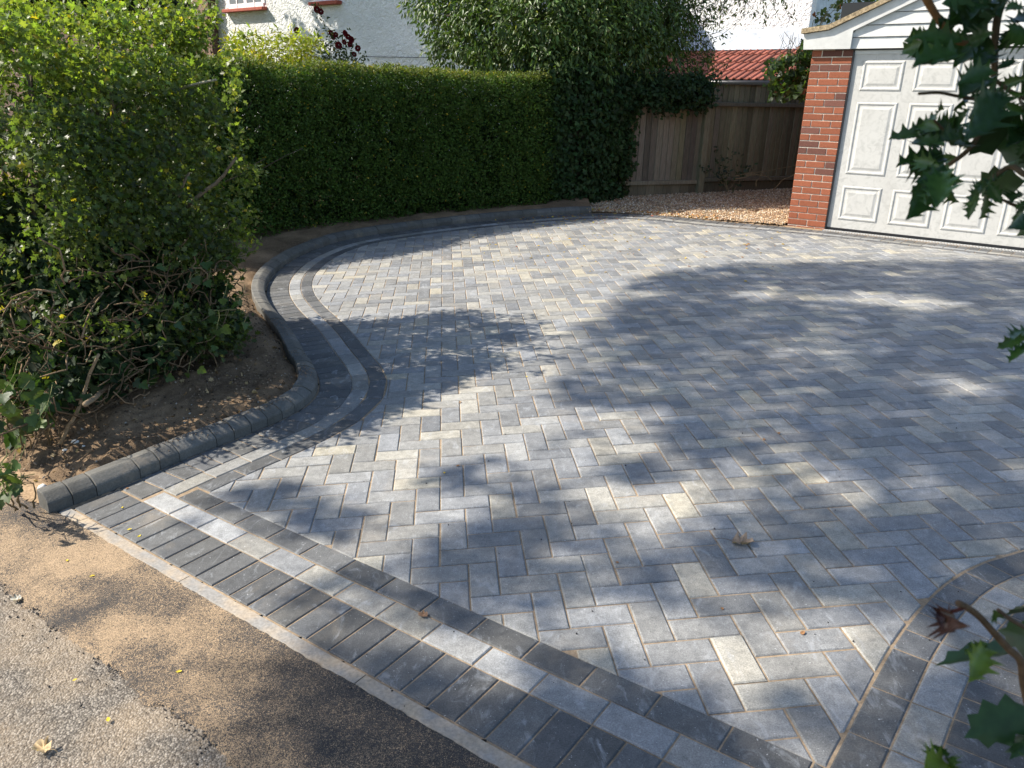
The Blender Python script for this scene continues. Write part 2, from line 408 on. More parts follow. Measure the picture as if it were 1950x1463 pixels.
def front(s, t, z=0.0):
    p = FP0 + np.asarray(s)[..., None] * FD + np.asarray(t)[..., None] * FN
    return np.concatenate([p, (S(p[..., 0], p[..., 1]) + z)[..., None]], -1)
ss = np.r_[np.arange(-9, -1, 0.5), np.arange(-1, 4.0, 0.03), np.arange(4, 14.1, 0.5)]
def road_fn(s, t):
    edge = -0.405 + 0.020 * (vnoise(s, 0 * s, 1, 9) - 0.5) + 0.016 * (vnoise(s, 0 * s, 2, 30) - 0.5)
    tt = np.where(t > -0.41, edge, t)
    return front(s, tt, 0.0) + np.stack([0 * s, 0 * s, -0.010 + 0.006 * vnoise(s, tt, 4, 3)], -1)
grid_sheet('road', ss, np.r_[-14, -10, -7, -5, -3.5, -2.5, np.arange(-2, -0.42, 0.05), -0.40], road_fn, M['road'])
def tarmac_fn(s, t):
    n1 = 0.036 * (vnoise(s, 0 * s, 5, 7) - 0.5) + 0.03 * (vnoise(s, 0 * s, 6, 26) - 0.5) + 0.016 * (vnoise(s, 0 * s, 9, 70) - 0.5)
    lo = -0.43 + n1; hi = np.where(s < -0.03, 0.02, -0.052) + 0.007 * (vnoise(s, 0 * s, 7, 40) - 0.5)
    f = (t + 0.43) / 0.378; tt = lo + f * (hi - lo)
    crown = 0.012 * sstep(0, 0.06, f) * 1.0 - 0.012
    rough = 0.004 * (vnoise(s, tt, 8, 60) - 0.5) + 0.003 * (vnoise(s, tt, 11, 140) - 0.5)
    return front(s, tt, 0.0) + np.stack([0 * s, 0 * s, 0.001 + crown + rough], -1)
grid_sheet('tarmac_strip', np.r_[np.arange(-9, -0.8, 0.06), np.arange(-0.79, 3.6, 0.012)], np.linspace(-0.43, -0.052, 36), tarmac_fn, M['tarmac'])
ed = tag(empty('edging_kerb', (0, 0, 0)), kind='structure')
s0 = 0.0
while s0 < 3.3:
    L = 0.915; mb = MB()
    for k in range(10):
        a0, a1 = s0 + 0.002 + (L - 0.004) * k / 10, s0 + 0.002 + (L - 0.004) * (k + 1) / 10
        c = [front(np.array(a), np.array(t), z) for a in (a0, a1) for (t, z) in ((-0.053, -0.1), (-0.053, -0.004), (-0.047, 0.0015), (-0.006, 0.0015), (-0.003, -0.004), (-0.003, -0.1))]
        mb.add(c, [(i, i + 1, i + 7, i + 6) for i in range(5)] + ([(5, 4, 3, 2, 1, 0)] if k == 0 else []) + ([(6, 7, 8, 9, 10, 11)] if k == 9 else []))
    mb.build('edging_block', M['edging'], ed); s0 += L

# ------------------------------------------------------------------ pavers
def inset_poly(p, d):
    """move the corners of a convex-ish polygon inwards by d"""
    p = np.asarray(p); n = len(p); q = []
    for i in range(n):
        a, b, c = p[i - 1], p[i], p[(i + 1) % n]
        e1 = (b - a) / (np.linalg.norm(b - a) + 1e-9); e2 = (c - b) / (np.linalg.norm(c - b) + 1e-9)
        n1 = np.array([-e1[1], e1[0]]); n2 = np.array([-e2[1], e2[0]]); m = n1 + n2; l = m @ m
        m = n1 if l < 0.3 else m * 2 / l
        q.append(b + m * d)
    return np.array(q)
def area(p):
    p = np.asarray(p); x, y = p[:, 0], p[:, 1]
    return 0.5 * np.sum(x * np.roll(y, -1) - y * np.roll(x, -1))
def clean(p, eps=0.004):
    out = []
    for q in p:
        if not out or np.hypot(*(q - out[-1])) > eps: out.append(q)
    while len(out) > 2 and np.hypot(*(out[0] - out[-1])) <= eps: out.pop()
    # drop nearly collinear points
    r = []
    for i in range(len(out)):
        a, b, c = out[i - 1], out[i], out[(i + 1) % len(out)]
        if abs((b[0] - a[0]) * (c[1] - b[1]) - (b[1] - a[1]) * (c[0] - b[0])) > 1.5e-5: r.append(b)
    return np.array(r)
def paver_geo(poly, dz=0.0, tilt=(0, 0)):
    """top polygon with a small chamfer, sides down into the bed"""
    if area(poly) < 0: poly = poly[::-1]
    c = poly.mean(0)
    zf = lambda p, z: np.concatenate([p, (S(p[:, 0], p[:, 1]) + z + dz + (p - c) @ np.array(tilt))[:, None]], 1)
    inner = inset_poly(poly, 0.0042); n = len(poly)
    v = np.vstack([zf(inner, 0.0), zf(poly, -0.0035), zf(poly, -0.03)])
    f = [tuple(range(n))] + [(n + i, n + (i + 1) % n, (i + 1) % n, i) for i in range(n)] + [(2 * n + i, 2 * n + (i + 1) % n, n + (i + 1) % n, n + i) for i in range(n)]
    return v, f
def clip_rect(subject, rect):
    """Sutherland-Hodgman: subject polygon cut by a convex counter-clockwise window"""
    out = list(subject)
    for i in range(len(rect)):
        a, b = rect[i], rect[(i + 1) % len(rect)]; e = b - a
        inp, out = out, []
        if not inp: break
        d = [(e[0] * (q[1] - a[1]) - e[1] * (q[0] - a[0])) for q in inp]
        for k in range(len(inp)):
            p, q, dp, dq = inp[k - 1], inp[k], d[k - 1], d[k]
            if dq >= 0:
                if dp < 0: out.append(p + (q - p) * (dp / (dp - dq)))
                out.append(q)
            elif dp >= 0: out.append(p + (q - p) * (dp / (dp - dq)))
    return out
def inside(P, poly):
    P = np.atleast_2d(P); x, y = P[:, 0][:, None], P[:, 1][:, None]
    a = poly; b = np.roll(poly, -1, 0)
    c = ((a[:, 1] > y) != (b[:, 1] > y)) & (x < (b[:, 0] - a[:, 0]) * (y - a[:, 1]) / (b[:, 1] - a[:, 1] + 1e-12) + a[:, 0])
    return c.sum(1) % 2 == 1
# field outline: left border's inner edge, right border's inner edge, front border's inner edge
BW = 0.408
sA = np.arange(0.40, LEFT.L, 0.06)
fieldL = LEFT.at(sA, BW)
fieldL = fieldL[((fieldL - FP0) @ FN) > 0.405]
fieldR = RIGHT.at(np.arange(0.35, RIGHT.L, 0.05), -0.003)
fieldR = fieldR[((fieldR - FP0) @ FN) > 0.405]
kk = ((fieldL[0] - FP0) @ FD); c0 = FP0 + FD * kk + FN * 0.405
kr = ((fieldR[0] - FP0) @ FD); c1 = FP0 + FD * kr + FN * 0.405
FIELD = np.vstack([[c0], fieldL, [(9.0, 5.2)], fieldR[::-1], [c1]])
if area(FIELD) < 0: FIELD = FIELD[::-1]

U = 0.1025
PY, PX0, PY0 = 0.09248, 0.24189, -2.39274
cs, sn = math.cos(PY), math.sin(PY)
def lat(u, v): return np.array([cs * u * U - sn * v * U - PX0, sn * u * U + cs * v * U - PY0])
def grey(v, warm=0.0):
    return np.array([v * (0.96 + 0.13 * warm), v * (0.992 + 0.035 * warm), v * (1.03 - 0.16 * warm)])
def field_tone():
    r = RNG.random()
    if r < 0.18: return grey(RNG.uniform(0.14, 0.165), RNG.uniform(0, 0.4))
    if r < 0.70: return grey(RNG.uniform(0.17, 0.215), RNG.uniform(0, 0.6))
    if r < 0.90: return grey(RNG.uniform(0.215, 0.25), RNG.uniform(0.2, 1.0))
    return grey(RNG.uniform(0.25, 0.285), RNG.uniform(0.6, 1.4))
pavers = []
seg_a, seg_b = FIELD, np.roll(FIELD, -1, 0)
for i in range(-40, 90):
    for j in range(-22, 100):
        d = (i - j) % 4
        if d == 0: r = [(i, j), (i + 2, j), (i + 2, j + 1), (i, j + 1)]
        elif d == 3: r = [(i, j), (i + 1, j), (i + 1, j + 2), (i, j + 2)]
        else: continue
        rect = np.array([lat(*q) for q in r]); c = rect.mean(0)
        if not (-3 < c[0] < 8.6 and 1 < c[1] < 11): continue
        rect = c + (rect - c) * (1 - 2 * J / 0.15)
        rect = inset_poly(np.array([lat(*q) for q in r]), J) + RNG.normal(0, 0.0007, 2)
        ins = inside(rect, FIELD)
        tt = np.clip(((c - seg_a) * (seg_b - seg_a)).sum(1) / (((seg_b - seg_a) ** 2).sum(1) + 1e-12), 0, 1)
        dist = np.linalg.norm(c - seg_a - tt[:, None] * (seg_b - seg_a), axis=1).min()
        if ins.all() and dist > 0.12: poly = rect
        elif dist < 0.13:
            poly = clip_rect([q for q in FIELD], rect)
            if len(poly) < 3: continue
            poly = clean(np.array(poly))
            if len(poly) < 3 or abs(area(poly)) < 0.0009: continue
        else: continue
        v, f = paver_geo(poly, RNG.normal(0, 0.0007), RNG.normal(0, 0.006, 2))
        col = field_tone(); q = project(v[:len(poly)])
        ok = (q[:, 2] > 0.2).all()
        vis = ok and (q[:, 0] > 0).any() and (q[:, 0] < 1950).any() and (q[:, 1] > 0).any() and (q[:, 1] < 1463).any()
        a = abs(area(np.clip(q[:, :2], [0, 0], [1950, 1463]))) if vis else 0
        pavers.append((a, v, f, col))
pavers.sort(key=lambda x: -x[0])
# bedding sheet under everything
OUT = np.vstack([LEFT.at(np.arange(0, LEFT.L, 0.15), -0.03), [(9.2, 5.2), (8.5, 2.3)], RIGHT.at(np.arange(RIGHT.L, 0, -0.15), 0.47), [FP0 + FD * 2.9 - FN * 0.045], [FP0 - FN * 0.045 - FD * 0.02]])
bu = np.arange(-2.6, 9.2, 0.04); bv = np.arange(0.5, 11.2, 0.04)
Xg, Yg = np.meshgrid(bu, bv, indexing='ij'); cen = np.stack([Xg[:-1, :-1] + 0.05, Yg[:-1, :-1] + 0.05], -1)
cor = [inside(np.stack([Xg[a:len(bu) - 1 + a, b:len(bv) - 1 + b], Yg[a:len(bu) - 1 + a, b:len(bv) - 1 + b]], -1).reshape(-1, 2), OUT) for a in (0, 1) for b in (0, 1)]
keep = (cor[0] & cor[1] & cor[2] & cor[3]).reshape(cen.shape[:2])
idx = np.arange(Xg.size).reshape(Xg.shape)
bf = np.stack([idx[:-1, :-1], idx[1:, :-1], idx[1:, 1:], idx[:-1, 1:]], -1)[keep]
drive = mesh_obj('driveway', np.stack([Xg, Yg, S(Xg, Yg) - 0.0042], -1).reshape(-1, 3), bf, M['bed'], smooth=True)
tag(drive, kind='structure')
for a, v, f, col in pavers[:300]:
    mesh_obj('paver', v, f, M['paver'], drive, attr=np.tile(col, (len(v), 1)))
mb = MB()
for a, v, f, col in pavers[300:]: mb.add(v, f, tuple(col))
tag(mb.build('pavers', M['paver'], drive), kind='stuff')

# border courses
border = tag(empty('paving_border'), kind='structure')
bl = []
def dark_tone(): return grey(RNG.uniform(0.062, 0.100), RNG.uniform(0, 0.4))
def light_tone(): return grey(RNG.choice([RNG.uniform(0.15, 0.19), RNG.uniform(0.17, 0.22), RNG.uniform(0.22, 0.26)]), RNG.uniform(0.1, 0.9))
def border_quad(poly, col):
    poly = np.array(poly)
    if area(poly) < 0: poly = poly[::-1]
    poly = inset_poly(poly, J)
    v, f = paver_geo(poly, RNG.normal(0, 0.0006), RNG.normal(0, 0.004, 2))
    q = project(v[:len(poly)])
    ok = (q[:, 2] > 0.2).all(); vis = ok and (q[:, 0] > 0).any() and (q[:, 0] < 1950).any() and (q[:, 1] < 1463).any() and (q[:, 1] > 0).any()
    bl.append((abs(area(np.clip(q[:, :2], [0, 0], [1950, 1463]))) if vis else 0, v, f, col))
for (o0, o1, pitch, sst, tone) in ((0.009, 0.203, U, 0.205, dark_tone), (0.203, 0.305, 2 * U, 0.3075, light_tone), (0.305, 0.407, 2 * U, 0.41, dark_tone)):
    sA = sst + 0.0
    # start where the front courses end
    while ((LEFT.at(sA, (o0 + o1) / 2) - FP0) @ FN) < sst: sA += 0.004
    while sA < LEFT.L - pitch:
        s1 = sA + pitch
        border_quad([LEFT.at(sA, o0), LEFT.at(sA, o1), LEFT.at(s1, o1), LEFT.at(s1, o0)], tone()); sA = s1
for (o0, o1, pitch, st, tone) in ((0.003, 0.203, U, 0.0, dark_tone), (0.203, 0.305, 2 * U, 0.203, light_tone), (0.305, 0.407, 2 * U, 0.305, dark_tone)):
    s = st + 0.012
    while True:
        p = FP0 + FD * (s + pitch) + FN * o1
        cl = RIGHT.p[np.argmin(np.linalg.norm(RIGHT.p - p, axis=1))]
        if s > 3.2 or ((p - cl) @ FD > 0 and s > 1): break
        border_quad([FP0 + FD * s + FN * o0, FP0 + FD * (s + pitch) + FN * o0, FP0 + FD * (s + pitch) + FN * o1, FP0 + FD * s + FN * o1], tone()); s += pitch
    # closing cut block against the right-hand border
    i0 = int(np.argmin(np.abs((RIGHT.p - FP0) @ FN - o0))); i1 = int(np.argmin(np.abs((RIGHT.p - FP0) @ FN - o1)))
    e0, e1 = RIGHT.p[i0], RIGHT.p[i1]
    if (e0 - FP0) @ FD > s + 0.02 and (e1 - FP0) @ FD > s + 0.02:
        border_quad([FP0 + FD * s + FN * o0, e0 - FD * 0.003, e1 - FD * 0.003, FP0 + FD * s + FN * o1], tone())
for (o0, o1, pitch, tone) in ((0.003, 0.105, 2 * U, dark_tone), (0.105, 0.207, 2 * U, light_tone), (0.207, 0.407, U, dark_tone)):
    s = 0.0
    while s < RIGHT.L - pitch:
        wgt = pitch * (0.55 if (pitch > 0.15 and 0.9 < s < 1.6) else 1.0)
        border_quad([RIGHT.at(s, o0), RIGHT.at(s, o1), RIGHT.at(s + wgt, o1), RIGHT.at(s + wgt, o0)], tone()); s += wgt
bl.sort(key=lambda x: -x[0])
for a, v, f, col in bl[:300]: mesh_obj('border_paver', v, f, M['paver'], border, attr=np.tile(col, (len(v), 1)))
mb = MB()
for a, v, f, col in bl[300:]: mb.add(v, f, tuple(col))
tag(mb.build('border_pavers', M['paver'], border), kind='stuff')

# ------------------------------------------------------------------ kerb
PROF = [(0.0, -0.08), (0.0, 0.040), (-0.003, 0.047), (-0.010, 0.053), (-0.030, 0.066), (-0.048, 0.076), (-0.058, 0.0795), (-0.104, 0.0815), (-0.110, 0.076), (-0.111, -0.08)]
def kerb_run(curve, s_from, s_to, lens, side=1, parent=None):
    s = s_from; k = 0
    while s < s_to - 0.05:
        L = lens(s, k); L = min(L, s_to - s); k += 1
        g0, g1 = s + 0.0018, s + L - 0.0018; n = 3; v = []
        dz = RNG.normal(0, 0.0022); e = 0.004
        col = grey(RNG.uniform(0.085, 0.12), RNG.uniform(0.5, 0.9))
        for a, shrink in ((g0, 1), (g0 + e, 0), ((g0 + g1) / 2, 0), (g1 - e, 0), (g1, 1)):
            for (o, z) in PROF:
                zz = z - 0.003 * shrink if z > 0 else z
                p = curve.at(np.array(a), np.array(side * o)); v.append((p[0], p[1], float(S(p[0], p[1])) + zz + dz))
        m = len(PROF)
        f = [(i * m + q, i * m + q + 1, (i + 1) * m + q + 1, (i + 1) * m + q) for i in range(4) for q in range(m - 1)] + [tuple(range(m)), tuple(4 * m + q for q in range(m - 1, -1, -1))]
        if side < 0: f = [tuple(reversed(q)) for q in f]
        o = mesh_obj('kerb_stone', v, f, M['kerb'], parent, attr=np.tile(col, (len(v), 1)))
        s += L
kerb = tag(empty('kerb'), kind='structure')
PAT = [0.10, 0.10, 0.20, 0.10, 0.10, 0.20, 0.10]
def lens_l(s, k):
    if s < 0.95: return PAT[k % 7]
    if s < 2.1: return 0.10
    if 3.4 < s < 6.8: return 0.125
    return 0.20
kerb_run(LEFT, 0.0, KERB_END + 0.05, lens_l, 1, kerb)
kerb_r = tag(empty('kerb_across_the_drive'), kind='structure')
kerb_r.name = 'kerb'
# right-hand kerb follows the outer edge of the right border
RK = Curve([tuple(q) for q in RIGHT.at(np.arange(0.0, RIGHT.L, 0.12), 0.412)], 0)
kerb_run(RK, 0.1, min(4.0, RK.L), lambda s, k: 0.2, -1, kerb_r)

# ------------------------------------------------------------------ soil beds
BED = np.vstack([LEFT.at(np.arange(0.0, KERB_END + 0.1, 0.08), -0.055), [(1.1, 10.75), (1.05, 12.2), (-3, 15), (-12, 14), (-12, 10.4)], [FP0 - FD * 9.0, FP0 - FD * 4.0, FP0 + FD * -0.9 + FN * -0.02, FP0 + FD * -0.06 + FN * 0.0]])
def bed_height(x, y):
    d = np.full(np.shape(x), 9.0)
    P = np.stack([x, y], -1).reshape(-1, 2); c = LEFT.p[:i_end:4]
    dm = np.array([np.min(np.hypot(c[:, 0] - q[0], c[:, 1] - q[1])) for q in P]).reshape(np.shape(x))
    lip = 0.07 * sstep(0.05, 0.25, dm) + 0.045 * sstep(0.2, 1.2, dm)
    f = ((np.stack([x, y], -1) - FP0) @ FN)
    lip = lip * sstep(-0.05, 0.45, f) - 0.004 * (1 - sstep(-0.05, 0.2, f))
    return S(x, y) + 0.004 + lip + 0.03 * (vnoise(x, y, 21, 7) - 0.5) * sstep(0.05, 0.3, f) + 0.026 * (vnoise(x, y, 22, 21) - 0.5) + 0.016 * (vnoise(x, y, 23, 48) - 0.5)
def soil_sheet(name, x0, x1, y0, y1, st, test, hf, mat):
    bu = np.arange(x0, x1, st); bv = np.arange(y0, y1, st); X, Y = np.meshgrid(bu, bv, indexing='ij')
    P = np.stack([X, Y], -1).reshape(-1, 2); ins = test(P).reshape(X.shape)
    keep = ins[:-1, :-1] & ins[1:, :-1] & ins[1:, 1:] & ins[:-1, 1:]
    idx = np.arange(X.size).reshape(X.shape)
    f = np.stack([idx[:-1, :-1], idx[1:, :-1], idx[1:, 1:], idx[:-1, 1:]], -1)[keep]
    used = np.unique(f); re = np.zeros(X.size, int); re[used] = np.arange(len(used))
    Pu = P[used]; Z = hf(Pu[:, 0], Pu[:, 1])
    return mesh_obj(name, np.concatenate([Pu, Z[:, None]], 1), re[f], mat, smooth=True)
near_bed = lambda P: inside(P, BED) & ~((P[:, 0] < -3.4) | (P[:, 1] > 7.2))
far_bed = lambda P: inside(P, BED) & ((P[:, 0] <= -3.36) | (P[:, 1] >= 7.16))
tag(soil_sheet('soil_bed', -3.5, -0.9, 2.2, 7.3, 0.025, near_bed, bed_height, M['soil']), kind='structure')
tag(soil_sheet('soil_bed', -12, 1.3, 0.3, 15, 0.10, far_bed, bed_height, M['soil']), kind='structure')
# sandy patch in front of the kerb end
def sandy(x, y): return S(x, y) + 0.006 + 0.012 * (vnoise(x, y, 31, 9) - 0.4) + 0.008 * (vnoise(x, y, 32, 40) - 0.5)
SANDP = np.array([FP0 + FD * q[0] + FN * q[1] for q in ((-1.6, -0.06), (-0.9, -0.11), (-0.5, -0.08), (-0.25, -0.10), (-0.06, -0.055), (-0.02, -0.02), (-0.02, 0.03), (-0.14, 0.10), (-0.9, 0.25), (-1.6, 0.3))])
tag(soil_sheet('sand_spill', -3.4, -1.6, 2.4, 4.2, 0.015, lambda P: inside(P, SANDP), sandy, mat_sand('loose_sand', (0.38, 0.265, 0.16), 1.4, 0.4)), kind='stuff')
# bed and bush base on the other side of the drive
RB = np.vstack([RK.at(np.arange(0.05, RK.L, 0.1), 0.06), [(9, 0.5), (0.9, 0.2)]])
tag(soil_sheet('soil_bed', 0.5, 8, 0.2, 3.2, 0.06, lambda P: inside(P, RB), lambda x, y: S(x, y) + 0.06 + 0.02 * vnoise(x, y, 41, 6), M['soil']), kind='structure')

# ------------------------------------------------------------------ scatter of small solids
def rock_template(n=20):
    t = (1 + 5 ** 0.5) / 2
    v = np.array([(-1, t, 0), (1, t, 0), (-1, -t, 0), (1, -t, 0), (0, -1, t), (0, 1, t), (0, -1, -t), (0, 1, -t), (t, 0, -1), (t, 0, 1), (-t, 0, -1), (-t, 0, 1)], float)
    v /= np.linalg.norm(v[0])
    f = np.array([(0, 11, 5), (0, 5, 1), (0, 1, 7), (0, 7, 10), (0, 10, 11), (1, 5, 9), (5, 11, 4), (11, 10, 2), (10, 7, 6), (7, 1, 8), (3, 9, 4), (3, 4, 2), (3, 2, 6), (3, 6, 8), (3, 8, 9), (4, 9, 5), (2, 4, 11), (6, 2, 10), (8, 6, 7), (9, 8, 1)])
    return v, f
def rand_rot(n):
    q = RNG.normal(size=(n, 4)); q /= np.linalg.norm(q, axis=1)[:, None]; a, b, c, d = q.T
    return np.stack([np.stack([1 - 2 * (c * c + d * d), 2 * (b * c - a * d), 2 * (b * d + a * c)], -1), np.stack([2 * (b * c + a * d), 1 - 2 * (b * b + d * d), 2 * (c * d - a * b)], -1), np.stack([2 * (b * d - a * c), 2 * (c * d + a * b), 1 - 2 * (b * b + c * c)], -1)], 1)
def scatter(tv, tf, mats, pos, cols):
    """instances of a template as one set of arrays"""
    n, k = len(pos), len(tv)
    V = np.einsum('nij,kj->nki', mats, tv) + pos[:, None, :]
    Fc = (tf[None] + (np.arange(n) * k)[:, None, None]).reshape(-1, tf.shape[1])
    return V.reshape(-1, 3), Fc, np.repeat(cols, k, 0)
def rocks(name, P, size, cols, mat, squash=0.7, parent=None):
    tv, tf = rock_template(); n = len(P)
    sc = size[:, None] * np.stack([RNG.uniform(0.7, 1.3, n), RNG.uniform(0.6, 1.1, n), RNG.uniform(0.4, 0.8, n) * squash / 0.7], 1)
    m = rand_rot(n) * sc[:, None, :]
    V, Fc, C = scatter(tv * (1 + 0.0), tf, m, P, cols)
    return mesh_obj(name, V, Fc, mat, parent, attr=C)

# ------------------------------------------------------------------ gravel
FA, FB = np.array([1.285, 11.715]), np.array([4.325, 12.80])      # fence line
FE = (FB - FA) / np.linalg.norm(FB - FA); FQ = np.array([FE[1], -FE[0]])
def gravel_h(x, y):
    return S(x, y) + 0.012 + 0.025 * (vnoise(x, y, 51, 2.2) - 0.3) + 0.015 * (vnoise(x, y, 52, 7) - 0.5)
gs = np.arange(KERB_END - 0.02, LEFT.L, 0.08)
edgeL = LEFT.at(gs, 0.012); edgeL = edgeL[((edgeL - WO) @ WA < 0.02)]
GR = np.vstack([edgeL, [WO + WN * -0.02 + WA * -0.005, WO - WN * 4.5 - WA * 0.005], [FB + FE * 1.5 - FQ * 0.1, FA - FE * 0.3 - FQ * 0.1, (1.05, 11.2)]])
tag(soil_sheet('gravel_bed', 0.6, 8, 9.2, 15.5, 0.04, lambda P: inside(P, GR), lambda x, y: np.maximum(gravel_h(x, y) - 0.004, S(x, y) - 0.003), mat_sand('gravel_base', (0.34, 0.24, 0.15), 0.8)), kind='structure')
es = np.arange(KERB_END - 0.05, LEFT.L - 3.4, 0.04); eo = np.array([-0.07, -0.03, 0.009]); q_ = np.stack([LEFT.at(es, np.full(len(es), o_)) for o_ in eo], 1)
z_ = S(q_[..., 0], q_[..., 1]) + np.array([0.004, 0.001, -0.004]); ii = np.arange(len(es) * 3).reshape(-1, 3)
tag(mesh_obj('gravel_bed', np.concatenate([q_, z_[..., None]], -1).reshape(-1, 3), np.stack([ii[:-1, :-1], ii[1:, :-1], ii[1:, 1:], ii[:-1, 1:]], -1).reshape(-1, 4), bpy.data.materials['gravel_base']), kind='structure')
Pg = RNG.uniform((0.8, 9.4), (6.2, 14.2), (42000, 2)); Pg = Pg[inside(Pg, GR)]
Pg = Pg[(Pg - FA) @ FQ > -0.05]; n = len(Pg)
tone = RNG.random(n)[:, None]; pal = np.array([(0.42, 0.27, 0.15), (0.50, 0.40, 0.27), (0.33, 0.22, 0.14), (0.58, 0.52, 0.43), (0.24, 0.17, 0.12)])
gc = pal[RNG.choice(5, n, p=[0.28, 0.3, 0.2, 0.12, 0.1])] * RNG.uniform(0.75, 1.2, (n, 1))
tag(rocks('gravel', np.concatenate([Pg, (gravel_h(Pg[:, 0], Pg[:, 1]) + RNG.uniform(-0.002, 0.008, n))[:, None]], 1), RNG.uniform(0.007, 0.014, n), gc, M['gravel']),
    'golden pea gravel strip between the drive and the fence', 'gravel', kind='stuff')

# ------------------------------------------------------------------ garage
X3 = np.array([WA[0], WA[1], 0]); N3 = np.array([WN[0], WN[1], 0]); Z3 = np.array([0, 0, 1.0]); GZ = 2.1307
def W3(a, h, off=0.0): return np.array([WO[0], WO[1], GZ]) + X3 * a + N3 * off + Z3 * h
WAX = [X3, -N3, Z3]            # local: along wall, into wall, up  (front is -axis 1)
garage = tag(empty('garage', tuple(W3(0, -1.9))), 'white panelled garage with red brick pier and boarded gable', 'garage')
def part(mb, name, mat, parent, smooth=False):
    o = mb.build(name, mat, None, smooth); adopt(o, parent); return o
def brick_pier(a0, wd):
    mb = MB(); mb.box(W3(a0 + wd / 2, -0.94, -0.115), (wd / 2 - 0.004, 0.111, 1.02), WAX)
    pier = part(mb, 'pier', M['mortar'], garage)
    for k in range(-1, 27):
        h0, h1 = -0.075 * k + 0.0 - 0.010, -0.075 * (k - 1)
        if k == -1: pass
        top = -0.075 * (k - 1) - 0.010; bot = -0.075 * k
        if k == 0: top = 0.0655
        elif k == -1: continue
        if k == 26: bot = -1.99
        cuts = ([0, 0.2275, 0.443] if k % 2 else [0, 0.11, 0.3325, 0.443]) if k % 4 in (0, 1) else ([0, 0.2155, 0.443] if k % 2 else [0, 0.1025, 0.325, 0.443])
        for c0, c1 in zip(cuts[:-1], cuts[1:]):
            l, r = a0 + c0 * wd / 0.443 + (0.005 if c0 > 0 else 0), a0 + c1 * wd / 0.443 - (0.005 if c1 < 0.443 else 0)
            b = MB(); dn = RNG.random()
            col = np.array([0.250, 0.080, 0.040]) * RNG.uniform(0.85, 1.15) if dn > 0.22 else np.array([0.140, 0.058, 0.042]) * RNG.uniform(0.8, 1.15)
            b.bbox(W3((l + r) / 2, (top + bot) / 2, -0.05 + RNG.normal(0, 0.0006)), ((r - l) / 2, 0.0525, (top - bot) / 2), WAX, 0.003, tuple(col))
            part(b, 'brick', M['brick'], pier)
brick_pier(0.0, 0.443)
brick_pier(2.757, 0.443)
# side and back walls, floor plate
mb = MB()
mb.box(W3(0.06, -0.93, -2.9), (0.058, 2.66, 1.02), WAX, (0.26, 0.09, 0.055)); mb.box(W3(3.14, -0.93, -2.9), (0.058, 2.66, 1.02), WAX, (0.26, 0.09, 0.055)); mb.box(W3(1.6, -0.93, -5.5), (1.48, 0.06, 1.02), WAX, (0.26, 0.09, 0.055))
part(mb, 'side_wall', M['brick'], garage)
# door: frame, leaf and twelve raised panels
for ja in (0.452, 2.748):
    mb = MB(); mb.box(W3(ja, -0.93, -0.03), (0.007, 0.03, 0.98), WAX); part(mb, 'door_jamb', M['black'], garage)
mb = MB(); mb.box(W3(1.6, -0.895, -0.042), (1.141, 0.018, 0.968), WAX)
gdoor = part(mb, 'door', M['door'], garage)
ROWS = [(-1.762, -1.379), (-1.245, -0.470), (-0.352, -0.048)]
for c in range(4):
    a0 = 0.566 + 0.5415 * c; a1 = a0 + 0.425
    for (b0, b1) in ROWS:
        mb = MB(); F0 = -0.0215
        rings = [(0, F0 + 0.001), (0.012, F0 + 0.006), (0.022, F0 + 0.006), (0.036, F0 - 0.001), (0.050, F0 - 0.001), (0.075, F0 + 0.005)]
        v = []
        for (ins, off) in rings:
            v += [W3(a0 + ins, b0 + ins, off), W3(a1 - ins, b0 + ins, off), W3(a1 - ins, b1 - ins, off), W3(a0 + ins, b1 - ins, off)]
        f = [(4 * r + k, 4 * r + (k + 1) % 4, 4 * r + 4 + (k + 1) % 4, 4 * r + 4 + k) for r in range(len(rings) - 1) for k in range(4)] + [tuple(4 * (len(rings) - 1) + k for k in range(4))]
        mb.add(v, f); part(mb, 'panel', M['door'], gdoor)
mb = MB(); mb.box(W3(1.6, 0.045, -0.045), (1.14, 0.03, 0.022), WAX); part(mb, 'lintel', M['upvc'], garage)
# rubber seal and threshold
mb = MB(); mb.box(W3(1.6, -1.882, -0.03), (1.14, 0.016, 0.02), WAX); part(mb, 'threshold', M['black'], garage)
# gable boards
HA = 1.6
def roofh(a): return 0.254 + 0.4625 * (min(a, 2 * HA - a) - 0.424)      # inner edge of the bargeboard
levels = [0.075, 0.192, 0.311, 0.431, 0.551, 0.671, 0.80]
for k in range(6):
    h0, h1 = levels[k], levels[k + 1] - 0.006
    if roofh(HA) < h0 + 0.01: continue
    aL = max(0.40, 0.424 + (h0 - 0.254) / 0.4625 - 0.06); aL2 = max(0.40, 0.424 + (min(h1, roofh(HA)) - 0.254) / 0.4625 - 0.06)
    mb = MB(); v = []
    for off0, off1 in ((0.012, 0.012), (0.040, 0.026)):
        v += [W3(aL, h0, off0), W3(2 * HA - aL, h0, off0), W3(2 * HA - aL2, h1, off1), W3(aL2, h1, off1)]
    mb.add(v, [(3, 2, 1, 0), (4, 5, 6, 7), (0, 1, 5, 4), (1, 2, 6, 5), (2, 3, 7, 6), (3, 0, 4, 7)]); part(mb, 'gable_board', M['upvc'], garage)
mb = MB(); mb.box(W3(HA, 0.30, -0.02), (1.35, 0.02, 0.24), WAX); part(mb, 'gable_backing', M['black'], garage)
def extr(poly, o0, o1):
    n = len(poly); v = [W3(a, h, o1) for a, h in poly] + [W3(a, h, o0) for a, h in poly]
    return v, [tuple(range(n)), tuple(range(2 * n - 1, n - 1, -1))] + [(i, n + i, n + (i + 1) % n, (i + 1) % n) for i in range(n)]
